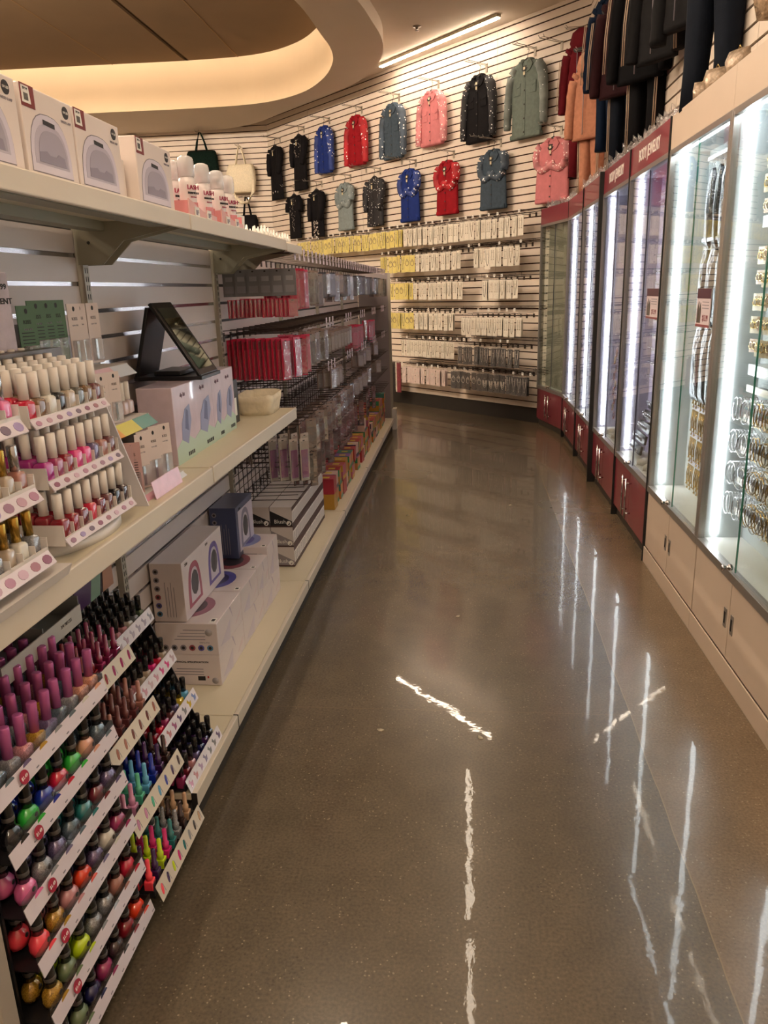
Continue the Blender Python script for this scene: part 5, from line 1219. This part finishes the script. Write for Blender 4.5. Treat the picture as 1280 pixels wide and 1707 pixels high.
# handbags on the far left wall
yL = CORN.y
def bag(label, m, wd, ht, x, z, fur=False):
    t = empty('handbag', label, 'handbag', (x, yL - .13, z))
    rs = []
    for zz, a, c in ((-ht, .72, .6), (-ht * .97, .86, .9), (-ht * .6, 1.0, 1.0), (-ht * .25, .96, .9), (-.02, .84, .6), (0, .78, .3)): rs.append(ell(0, 0, wd / 2 * a, .085 * c, zz, 28, .75, zz * 9, .035))
    MB().loft(rs, m).build('bag_body', t)
    b = MB()
    for s in (-1, 1): b.tube([(-wd * .17, s * .035, -.05), (-wd * .10, s * .02, .12), (-.012, s * .005, .255), (.012, s * .005, .255), (wd * .12, s * .02, .12), (wd * .2, s * .035, -.05)], .0095, m, 8)
    b.build('handles', t); return t
m_gfur = mat('#0f1f1a', .95, 0, .3, 60, .9); m_cfur = mat('#efe2c8', .95, 0, .08, 50, .9)
bag('dark green furry handbag hanging on the far left wall', m_gfur, .52, .42, -3.92, 3.55)
t = bag('cream furry handbag with a dangling strap, hanging beside the green one', m_cfur, .46, .40, -3.33, 3.34)
MB().tube([(-.17, -.06, -.3), (-.1, -.08, -.45), (0, -.09, -.55), (.1, -.08, -.55), (.18, -.06, -.4), (.2, -.04, -.2)], .024, m_cfur, 8).build('strap', t)
bag('black handbag low on the far left wall, behind the open box', blkp, .34, .34, -3.28, 2.62)
for x, z, n_ in ((-3.92, 3.80, 'green'), (-3.33, 3.59, 'cream'), (-3.28, 2.87, 'black')): arm((x, yL, z), 0, 'wire display arm holding the %s handbag' % n_, .26)
t = empty('security_camera', 'small white dome security camera on the far left wall', 'camera', (-5.02, yL - .02, 3.83))
MB().lathe([(0, 0), (.075, 0), (.07, -.06), (.055, -.085), (0, -.09)], mat('#d8c9b6', .4), 20).build('housing', t)
MB().ball((0.01, -.045, -.075), .05, m_blk, sub=2).build('lens_dome', t)
t = empty('sprinkler', 'small ceiling sprinkler head near the lit strip', 'sprinkler', (-.449, 8.851, 4.0))
MB().lathe([(.045, 0), (.042, -.008), (.018, -.010), (.014, -.03), (0, -.03)], mat('#8a7f72', .35, .7), 18).build('escutcheon', t)
MB().lathe([(.022, -.042), (.022, -.039), (0, -.039)], m_silv, 12).box(-.002, .002, -.012, .012, -.04, -.028, m_silv).build('deflector', t)
# ------------------------------------------------------------------ showcases along the right wall
FX = .975; BX = 1.165; BT = .42; GT = 2.03; HT = 2.19
m_glass = glass('showcase_glass', (.95, .985, .97), .01, 1.0); m_gedge = mat('#3f8f7a', .1, 0, 0, 1, 0, coat=1.)
m_alu = mat('#a9a5a2', .3, .75); m_chr = mat('#c9c6c8', .12, 1.); m_burg = mat('#7a2233', .35, 0, .04, 5, coat=.3); m_bei = mat('#cdb9a6', .4, 0, .02, 5)
m_int = mat('#c3c9c9', .35, 0, .03, 4); m_led = mat('#ffffff', .5, emit=(COOL, LED_E), name='lit_led'); m_lilac = mat('#a49bb2', .35)
m_ledoff = mat('#b8b8b8', .4)
def showcase(W, white, label, lit=True, top_led=False, text=None, post=False, D=.188):
    """local x 0..W runs towards the viewer, front at y=0 facing -y, depth .19"""
    t = empty('display_showcase', label, 'showcase', group='jewellery showcases along the right wall')
    mb = m_bei if white else m_burg; mi_ = m_int if white else mat('#bab4c6' if lit else '#8f8b7e', .35, 0, .03, 4)
    MB().box(.002, W - .002, .02, D, .06 if not white else 0, BT - .02, mb).box(.0, W, .03, D, 0, .06, m_kick if not white else mb).build('base_cabinet', t)
    for i in range(2):
        a, c = (.006, W / 2 - .002) if i == 0 else (W / 2 + .002, W - .006)
        d = MB().box(a, c, .004, .02, .075 if not white else .09, BT - .03, mb, .0015)
        d = d.build('cabinet_door', t)
        if white:
            hx = c - .035 if i == 0 else a + .035
            MB().box(hx - .014, hx + .014, .001, .004, .20, .275, m_alu, .001).box(hx - .007, hx + .007, .0002, .002, .215, .26, m_dark).build('recessed_pull', d)
        else:
            hx = c - .045 if i == 0 else a + .045
            MB().tube([(hx, -.028, .12), (hx, -.028, .36)], .006, m_chr, 8).tube([(hx, -.028, .15), (hx, .006, .15)], .005, m_chr, 6).tube([(hx, -.028, .33), (hx, .006, .33)], .005, m_chr, 6).build('bar_handle', d)
    if white: MB().box(0, W, -.002, .004, 0, .085, mb, .001).build('plinth', t)
    mt = m_alu if white else mat('#8f8a88', .35, .6)
    b = MB().box(0, W, -.004, .03, BT - .028, BT + .005, mt, .001).box(0, W, -.002, .02, GT - .012, GT + .012, mt, .001)
    b.box(0, .022, -.003, .025, BT, GT, mt, .001).box(W - .022, W, -.003, .025, BT, GT, mt, .001); b.build('frame', t)
    if not white: MB().box(W - .006, W + .004, -.008, .03, 0, HT, m_dark).build('dark_edge', t)
    if post: MB().box(-.02, .006, -.03, .03, 0, HT, m_dark, .002).build('pillar', t)
    MB().box(0, .012, .026, D, BT, GT, mi_).box(W - .012, W, .026, D, BT, GT, mi_).build('side_panels', t)
    MB().box(.012, W - .012, D - .01, D, BT, GT, (m_lilac if lit else mi_) if not white else m_int).box(.012, W - .012, .026, D, BT - .01, BT + .004, mat('#e6e4de', .35)).box(.012, W - .012, .026, D, GT, GT + .01, mi_).build('interior', t)
    h = MB().box(0, W, .0, D, GT + .012, HT, m_bei if white else m_burg, .001)
    h = h.build('header_board', t)
    if text: MB().text(text, .085, m_lab, T((W / 2, -.001, (GT + HT) / 2 + .005)), .001, .0008, squeeze=.8).build('lettering', h)
    for i in range(2):
        a, c = (.024, W / 2 + (.012 if not white else -.001)) if i == 0 else (W / 2 - (.012 if not white else -.001), W - .024)
        yy = .008 if i == 0 else (.008 if white else .016)
        g = MB().box(a, c, yy, yy + .005, BT + .008, GT - .014, m_glass)
        g = g.build('glass_door', t)
        e = MB()
        ex = c if i == 0 else a
        e.box(ex - .0012, ex + .0012, yy - .0003, yy + .0053, BT + .008, GT - .014, m_gedge if white else mat('#4a4a58', .3)); e.build('polished_edge', g)
        if i == 0: MB().lathe([(0, 0), (.012, 0), (.012, .012), (.007, .014), (.007, .026), (.011, .028), (.011, .036), (0, .037)], m_chr, 14, M=T((c - .01, .0, BT + .025)) @ Rx(R(90))).build('lock', g)
    l = MB().box(.0125, .02, .054, min(.073, D - .012), BT + .02, GT - .01, m_led if lit else m_ledoff, .001); l.build('led_strip', t)
    if top_led: MB().box(.03, W - .03, .03, .045, GT - .008, GT - .001, m_led).build('top_led_strip', t)
    return t
yb = [1.40, 2.30, 3.19, 4.075, 4.98, 5.87, 6.79, 7.73]
def place(t, ytop): t.location = (FX, ytop, 0); t.rotation_euler = (0, 0, R(-90))
place(showcase(.888, True, 'nearest beige showcase, mostly outside the right edge of the frame', top_led=True), 2.30)
place(showcase(.888, True, 'beige showcase at the right edge with bangles and gold jewellery', top_led=True), 3.19)
place(showcase(.883, True, 'beige showcase beside the burgundy ones, with foil-wrapped packs', top_led=True), 4.075)
place(showcase(.90, False, 'burgundy BODY JEWELRY showcase touching the beige showcases', text='BODY JEWELRY'), 4.98)
place(showcase(.886, False, 'second burgundy BODY JEWELRY showcase, on the viewer side of the dark post', text='BODY JEWELRY', post=True), 5.87)
place(showcase(.91, False, 'burgundy showcase just beyond the dark post, lit by one LED tube'), 6.79)
place(showcase(.93, False, 'farthest lit burgundy showcase, next to the unlit angled one'), 7.73)
t = showcase(.80, False, 'unlit angled burgundy showcase closing the corner by the back wall', lit=False, D=.085)
va = Vector((.801, 8.505)); vb = Vector((.978, 7.735)); dv = vb - va
t.location = (va.x, va.y, 0); t.rotation_euler = (0, 0, math.atan2(dv.y, dv.x))

# goods in the showcases
m_gld = mat('#c9a765', .25, .95); m_gld2 = mat('#d9c49a', .2, .95); m_foil = mat('#77777c', .22, .8, .3, 40, .8); m_dkf = mat('#3c3f44', .25, .6, .3, 30, .6)
m_cream = mat('#cbbfa8', .45)
def bangles(n=7, r=.036, m1=m_gld, m2=m_silv, m3=m_clr):
    b = MB()
    for i in range(n):
        m = [m1, m1, m2, m3][i % 4]; rr = r * (1 + .04 * math.sin(i * 2))
        b.tube([(rr * math.cos(a), -.012 * i + .002 * math.sin(a), -rr + rr * math.sin(a)) for a in [2 * math.pi * k / 18 for k in range(18)]], .0022, m, 5, closed=True)
    o = b.build('bangle_stack', label='x x x x', cat='bangles', group='bangle stacks in the showcase at the right edge')
    return o
bg = bangles(7, .043); bg2 = bangles(7, .045, m_clr, m_silv, m_clr)
def rack_bar(y0, y1, z, x=1.13, m=m_alu, w=.012):
    return MB().box(x, BX - .011, y0, y1, z, z + w, m)
t = empty('jewellery_rack', 'tiered metal rack bars inside the showcase at the right edge', 'rack', (0, 0, 0))
for k, z in enumerate((.55, .675, .80, .925, 1.04)): MB().box(1.095, BX - .011, 2.34, 3.12, z, z + .008, mat('#5a5560', .3, .4)).box(1.090, 1.095, 2.34, 3.12, z - .004, z + .022, mat('#e6e2d6', .3)).build('rack_bar', t)
for k, z in enumerate((1.10, 1.63)): MB().box(1.09, BX - .011, 2.34, 3.12, z, z + .04, mat('#c9cbcc', .3, .3)).build('rack_shelf', t)
for k in range(4):
    for i in range(8):
        use(bg if i > 1 else bg2, (1.125, 3.10 - .095 * i, .64 + .125 * k), R(-90) + R(rnd.uniform(-10, 10)), label='%s bangle stack, %s from the far side, %s rack bar, right-edge showcase' % ('clear' if i <= 1 else 'gold', ordi(i), ordi(k)))
def earcard(m_c, m_j, wd=.045, ht=.062):
    o = MB().box(-wd / 2, wd / 2, -.001, .001, -ht, 0, m_c).build('earring_card', label='x x x x', cat='jewellery', group='earring cards in the showcases')
    b = MB()
    for s in (-1, 1):
        b.tube([(s * wd * .22 + .010 * math.cos(a), -.004, -ht * .5 + .013 * math.sin(a)) for a in [2 * math.pi * k / 10 for k in range(10)]], .002, m_j, 5, closed=True).ball((s * wd * .22, -.004, -ht * .2), .003, m_j)
    b.build('earrings', o); return o
ec = earcard(m_cream, m_gld); ec2 = earcard(mat('#b9a08c', .4), m_gld2, .04, .05)
for k in range(10):
    z = 1.98 - .083 * k
    if 1.60 < z < 1.68 or z < 1.18: continue
    for i in range(13): use(ec if (k + i) % 3 else ec2, (1.10, 3.12 - .058 * i, z), R(-72 + rnd.uniform(-10, 10)), label='gold earring card, %s from far side, %s row down, right-edge showcase' % (ordi(i), ordi(k)))
# beige showcase number two: foil packs above, gold chains below
def foil(m, wd=.11, ht=.34):
    b = MB(); rs = []
    for z, a, c in ((0, .5, .5), (-.02, .7, .6), (-.06, .9, 1.), (-ht * .5, 1., 1.25), (-ht + .03, .95, .9), (-ht, 1., .2)): rs.append(ell(0, 0, wd / 2 * a, .016 * c, z, 18, .7, z * 20, .09))
    o = b.loft(rs, m).build('foil_pack', label='x x x x', cat='pack', group='foil-wrapped packs in the beige showcase'); MB().box(-.02, .02, -.004, .004, -.004, .035, m_bf).build('hang_tab', o); return o
fo1 = foil(m_foil); fo2 = foil(m_dkf)
for k, z in enumerate((1.93, 1.585, 1.24)):
    MB().box(1.10, BX - .011, 3.23, 3.90, z + .035, z + .05, mat('#b5b5ba', .3, .5)).build('hang_rail', label='grey hanging rail, %s from the top, in the foil pack showcase' % ordi(k), cat='rail')
    for i in range(6): use(fo1 if (i + k) % 3 != 1 else fo2, (1.115, 3.86 - .115 * i, z), R(-90) + R(rnd.uniform(-12, 12)), label='%s wrapped pack, %s from the far side, %s row of the foil showcase' % ('silver' if (i + k) % 3 != 1 else 'dark', ordi(i), ordi(k)))
def chains(m):
    b = MB()
    for i in range(7):
        x = -.045 + .015 * i; L = .10 + .02 * math.sin(i * 2.1); b.tube([(x, -.006, 0), (x + .003, -.012, -L * .5), (x - .001, -.008, -L)], .0022, m, 4).ball((x, -.009, -L - .003), .0055, m)
    o = b.build('chain_bunch', label='x x x x', cat='jewellery', group='gold chain bunches in the foil pack showcase'); MB().box(-.055, .055, -.003, 0, 0, .022, m_lilac).build('header_card', o); return o
ch = chains(m_gld)
for k in range(4):
    for i in range(5): use(ch, (1.135, 3.88 - .12 * i, .98 - .135 * k), R(-90), label='gold chain bunch, %s from far side, %s row, foil pack showcase' % (ordi(i), ordi(k)))
# burgundy showcases: black stands with body jewellery, round lockets, hoops
t = empty('jewellery_stand', 'black stepped stand of body jewellery in the first burgundy showcase', 'stand', (1.05, 4.90, BT + .005), R(-90))
for k in range(5): MB().box(-.04, .22, .0 + .012 * k, .014 + .012 * k, .03 + .065 * k, .082 + .065 * k, m_blk, M=Rx(R(-10))).build('step_panel', t)
b = MB()
for k in range(5):
    for i in range(7): b.tube([(-.02 + .036 * i + .010 * math.cos(a), -.004 + .012 * k + .011 * k, .055 + .065 * k + .012 * math.sin(a)) for a in [2 * math.pi * q / 8 for q in range(8)]], .0022, m_silv, 4, closed=True)
b.build('rings', t)
bs = MB().box(-.02, .02, -.001, .001, -.025, 0, mat('#a9a2b8', .4)).ball((-.009, -.004, -.012), .004, m_silv).ball((.009, -.004, -.012), .004, m_silv).tube([(0, -.03, .002), (0, 0, .002)], .001, m_silv, 4).build('stud_card', label='x x x x', cat='jewellery', group='small stud cards in the burgundy showcases')
q = 0
for (y0, zz) in ((4.62, (1.93, 1.88, 1.60, 1.52, 1.45, 1.36, 1.25, 1.16, 1.08, 1.0, .92)), (5.60, (1.2, 1.1, .95, .85, .75, .7))):
    for k, z in enumerate(zz):
        for i in range(5): use(bs, (1.12, y0 + .045 * i, z), R(-90), label='stud card, %s across, %s row down, %s burgundy showcase' % (ordi(i), ordi(k), 'first' if y0 < 5 else 'second'))
lk = MB().lathe([(0, 0), (.028, 0), (.030, .006), (.026, .012), (0, .014)], m_cream, 18, M=Rx(R(90))).tube([(.024 * math.cos(a), -.013, .024 * math.sin(a)) for a in [2 * math.pi * k / 16 for k in range(16)]], .003, m_gld, 5, closed=True).build('round_compact', label='x x x x', cat='jewellery', group='round gold-rimmed pieces in the showcase beyond the post')
for i in range(5): use(lk, (1.09, 6.62, .98 - .09 * i), R(-90), label='round gold-rimmed piece, %s down, in the showcase beyond the dark post' % ordi(i), sc=1.2)
for i in range(9):
    b = MB().tube([(.02 * math.cos(a), -.006, .024 * math.sin(a)) for a in [2 * math.pi * k / 12 for k in range(12)]], .003, mat(['#c98a7a', '#c9a765', '#a87062'][i % 3], .25, .7), 5, closed=True)
    b.ball((0, -.008, -.024), .007, mat('#b06a60', .3, .3)).build('pendant', loc=(1.09, 5.68 + .05 * (i % 2), .98 - .055 * i), rz=R(-90), label='rose gold pendant, %s down in the second burgundy showcase' % ordi(i), cat='jewellery', group='rose gold pendants')
for i in range(6):
    y = [4.3, 4.42, 4.55, 5.2, 5.4, 5.55][i]
    MB().loft([ell(0, 0, .05, .045, 0, 12, .7, i, .12), ell(0, 0, .045, .04, .025, 12, .7, i + 1, .2), ell(0, 0, .02, .02, .04, 12, .7, i, .3)], mat('#cfc6c0', .5)).build('display_pouch', loc=(1.07, y, BT + .005), rz=i, label='small pale pouch, %s along the showcase floor from the near burgundy one' % ordi(i), cat='pouch')
# small price signs on the glass
def price_sign(y0, y1, label):
    L = y1 - y0; t = empty('price_sign', label, 'sign', (FX - .006, y1, 1.27), R(-90), 'price signs on the showcases')
    MB().box(0, L, -.003, 0, 0, .15, mat('#cdbfc4', .4)).build('card', t)
    b = MB().box(0, L, -.004, -.003, .112, .15, mat('#4a2838', .4)).box(0, L, -.004, -.003, 0, .010, m_burg).text('$15.99', .034, m_burg, T((L * .68, -.0034, .035)), .0004, .0004, squeeze=L / .14 * .62)
    for q in range(3): b.box(L * .42, L * .9, -.0038, -.003, .072 + .012 * q, .076 + .012 * q, m_gry)
    b.prism([(L * .06, .015), (L * .2, .015), (L * .2, .07), (L * .17, .1), (L * .1, .08), (L * .06, .06)], -.004, -.003, m_dkp).prism([(L * .22, .015), (L * .34, .015), (L * .34, .07), (L * .3, .095), (L * .22, .07)], -.004, -.003, m_dkp); b.build('print', t)
price_sign(4.085, 4.33, 'dark-topped $15.99 price sign by the first burgundy showcase'); price_sign(3.24, 3.42, 'dark-topped $15.99 price sign on the pillar between the beige showcases')
# clear crystal ornaments along the header tops
def crystal(i):
    r2 = random.Random(i); b = MB()
    for k in range(5):
        a = r2.uniform(0, 6); p = Vector((r2.uniform(-.03, .03), r2.uniform(-.03, .03), .0)); h = r2.uniform(.04, .09)
        b.lathe([(0, 0), (.012, .004), (.009, h * .5), (.014, h * .6), (0, h)], m_clr, 6, M=T(p) @ Rx(R(r2.uniform(-30, 30))) @ Ry(R(r2.uniform(-30, 30))), smooth=False)
    o = b.build('crystal_ornament', label='x x x x', cat='ornament', group='clear crystal ornaments on the showcase tops'); MB().box(-.02, .02, -.02, .02, 0, .003, m_clr).build('foot', o); return o
cr = [crystal(i) for i in range(3)]
i = 0; y = 4.12
while y < 8.4:
    x = 1.015 if y < 7.7 else 1.03 - (y - 7.7) * .22
    use(cr[i % 3], (x + rnd.uniform(-.01, .02), y, HT), rnd.uniform(0, 6), label='clear crystal ornament, %s along the showcase tops past the beige ones' % ordi(i)); i += 1; y += .075
b = MB().loft([ell(0, 0, .045, .03, 0, 12, .7), ell(0, 0, .05, .035, .05, 12, .7, 1, .1), ell(0, 0, .045, .01, .085, 12, .7, 2, .1)], mat('#a8937e', .25, .3, .3, 60, .5))
pz = b.build('sequin_pouch', label='x x x x', cat='pouch', group='small sequined pouches on the showcase tops'); MB().tube([(-.01, 0, .08), (0, 0, .1), (.01, 0, .08)], .002, m_gld, 5).build('loop', pz)
for i, (y, z) in enumerate(((3.36, 1.), (3.62, 1.), (3.80, .9), (4.0, .8))): use(pz, (1.03, y, HT), R(-60 + 20 * i), label='small sequined pouch, %s from the near side on the beige showcase top' % ordi(i), sc=z)

# ------------------------------------------------------------------ garments on the right wall
def trousers(name, label, hw, L, m, stripe=None, flare=1.1, cat='trousers'):
    t = empty(name, label, cat, group='garments above the showcases'); b = MB()
    b.loft([ell(0, 0, hw * .8, .05, 0, 20, .7), ell(0, 0, hw * .95, .06, -.12, 20, .7), ell(0, 0, hw, .065, -.26, 20, .7)], m)
    for s in (-1, 1):
        b.loft([ell(s * hw * .48, 0, hw * .50, .062, -.22, 16, .8), ell(s * hw * .5, .0, hw * .44, .055, -.4, 16, .85, s, .03), ell(s * hw * .56, 0, hw * .36, .048, -.62, 16, .85, s + 1, .03), ell(s * hw * .6, 0, hw * .34 * flare, .045, -L, 16, .85, s, .04)], m)
    b.build('legs', t)
    MB().box(-hw * .8, hw * .8, -.055, .055, -.02, .012, m, .01).build('waistband', t)
    if stripe:
        b = MB()
        for s in (-1, 1):
            for o in (0, .016): b.tube([(s * (hw * .90 - o), -.05, -.2), (s * (hw * .90 - o), -.046, -.5), (s * (hw * .86 - o), -.045, -L + .01)], .0045, stripe, 4)
        b.build('stripe_pattern', t)
    MB().tube([(-hw * .5, 0, .03), (hw * .5, 0, .03)], .005, m_hang, 6).tube([(0, 0, .03), (0, 0, .06), (.012, 0, .075), (0, 0, .09)], .0028, m_hang, 6).build('hanger', t)
    return t
m_navy = mat('#131822', .85, 0, .1, 25, .3); m_bk = mat('#0f0e11', .85, 0, .15, 20, .3); m_maroon = mat('#2c1418', .85, 0, .1, 25, .3); m_teal = mat('#0f1c30', .85, 0, .1, 25, .3); m_peach = mat('#b87f66', .9, 0, .12, 30, .5); m_rd = mat('#5c141c', .85, 0, .1, 25, .3); m_str = mat('#b8a08a', .6); m_charc = mat('#1c1b1d', .85, 0, .1, 25, .3)
def stripes(t, hw):
    b = MB()
    for s in (-1, 1):
        for o in (0, .014): b.tube([(s * (hw * 1.02 + o), -.07, -.16), (s * (hw * 1.12 + o), -.075, -.35), (s * (hw * 1.18 + o), -.07, -.55)], .004, m_str, 4)
    b.build('stripe_pattern', t)
RW = [
 # kind, label, hw, L, mat, x, y, z_hook, rz, stripe
 ('hoodie', 'red hooded tracksuit top with pale sleeve stripes, hung in the wall corner', .17, .60, m_rd, 1.03, 7.72, 3.50, -40, 1),
 ('pants', 'dark red flared track trousers below the red hooded top', .13, .62, m_rd, 1.07, 7.82, 3.02, -35, 0),
 ('hoodie', 'peach velour tracksuit top hanging beside the red hooded one', .17, .56, m_peach, 1.0, 7.0, 3.14, -45, 0),
 ('pants', 'peach velour trousers hanging under the peach tracksuit top', .14, .72, m_peach, 1.06, 7.05, 2.90, -50, 1),
 ('top', 'navy blue tracksuit jacket between the peach and the maroon ones', .17, .62, m_teal, 1.05, 6.42, 3.42, -50, 1),
 ('pants', 'deep blue trousers hanging under the navy tracksuit jacket', .13, .70, m_teal, 1.09, 6.52, 3.12, -60, 0),
 ('top', 'maroon tracksuit jacket with pale stripes over dark trousers', .20, .62, m_maroon, 1.03, 5.80, 3.26, -50, 1),
 ('pants', 'long navy trousers with white side stripes under the maroon jacket', .16, .98, m_navy, 1.09, 5.85, 3.16, -60, 1),
 ('top', 'black striped tracksuit jacket in the middle of the right wall', .20, .62, m_bk, 1.03, 5.15, 3.20, -50, 1),
 ('pants', 'black trousers with a thin side stripe under the black striped jacket', .16, .92, m_bk, 1.09, 5.2, 3.12, -60, 1),
 ('top', 'dark brown jacket with curved pale piping beside the charcoal one', .17, .56, m_charc, 1.04, 4.78, 3.15, -55, 1),
 ('top', 'charcoal grey top hanging high above the beige showcases', .15, .46, m_charc, 1.07, 4.42, 3.10, -60, 0),
 ('pants', 'black-blue wide jeans hanging above the beige showcases', .165, .80, m_navy, 1.07, 3.86, 2.98, -55, 0),
]
for k, (kd, lb, hw, L, m, x, y, z, rz, st) in enumerate(RW):
    hw *= .86
    if kd == 'pants': t = trousers('trousers', lb, hw, L, m, m_str if st else None, 1.25)
    else:
        t = garment('hooded_top' if kd == 'hoodie' else 'tracksuit_jacket', lb, hw, L, m, 'long', buttons=False, pockets=False, tagc=False, collar=(kd == 'top'), group='garments above the showcases', cat='top')
        if kd == 'hoodie': MB().loft([ell(0, .03, .08, .05, -.12, 16, .8), ell(0, .02, .11, .07, -.03, 16, .8, 1, .05), ell(0, .02, .085, .06, .05, 16, .8, 1, .05), ell(0, .02, .03, .03, .09, 16)], m).build('hood', t)
        if st: stripes(t, hw)
        MB().tube([(0, -.054, -.1), (0, -.052, -L + .03)], .004, m_gry, 4).build('zip', t)
    t.location = (x, y, z); t.rotation_euler = (0, 0, R(rz))
    if kd != 'pants': arm((1.17, y, z + .085), R(-90), 'wire display arm on the right wall carrying the %s' % ' '.join(lb.split()[:4]), .28)
t = empty('fur_collar', 'beige fur piece hanging at the upper right edge of the frame', 'fur piece', (1.08, 3.16, 2.62), R(-60))
MB().loft([ell(0, 0, .04, .03, 0, 16, .8, 0, .15), ell(0, 0, .09, .05, -.06, 16, .8, 1, .15), ell(.0, 0, .08, .06, -.2, 16, .8, 2, .15), ell(.0, 0, .05, .04, -.30, 16, .8, 3, .2)], mat('#a38a70', .95, 0, .3, 40, .9)).build('fur', t)
MB().tube([(0, .02, -.01), (0, .04, .05)], .003, m_hang, 5).build('loop', t)
# litter on the floor
for i, (x, y) in enumerate(((-.36, 4.95), (-.02, 3.3), (.06, 2.3), (-.28, 2.33), (.33, 5.2))):
    MB().loft([[(.012 * math.cos(a) * (1 + .3 * math.sin(3 * a + i)), .008 * math.sin(a), z) for a in [2 * math.pi * k / 9 for k in range(9)]] for z in (.0005, .002)], mat('#b5a68c', .7)).build('paper_scrap', loc=(x, y, 0), rz=i, label='tiny pale paper scrap on the aisle floor, %s counted from the far end' % ordi(i), cat='litter', group='paper scraps on the floor')
settle()

_p = {r[0].name for r in _late.values()}
BOTTLES.sort(key=lambda q: (q[1].name not in _p, q[0]))
merge_rest([o for _, o in BOTTLES[300:]], 'polish_bottles', 'rear rows of nail polish bottles behind the front ones on the racks and stands')
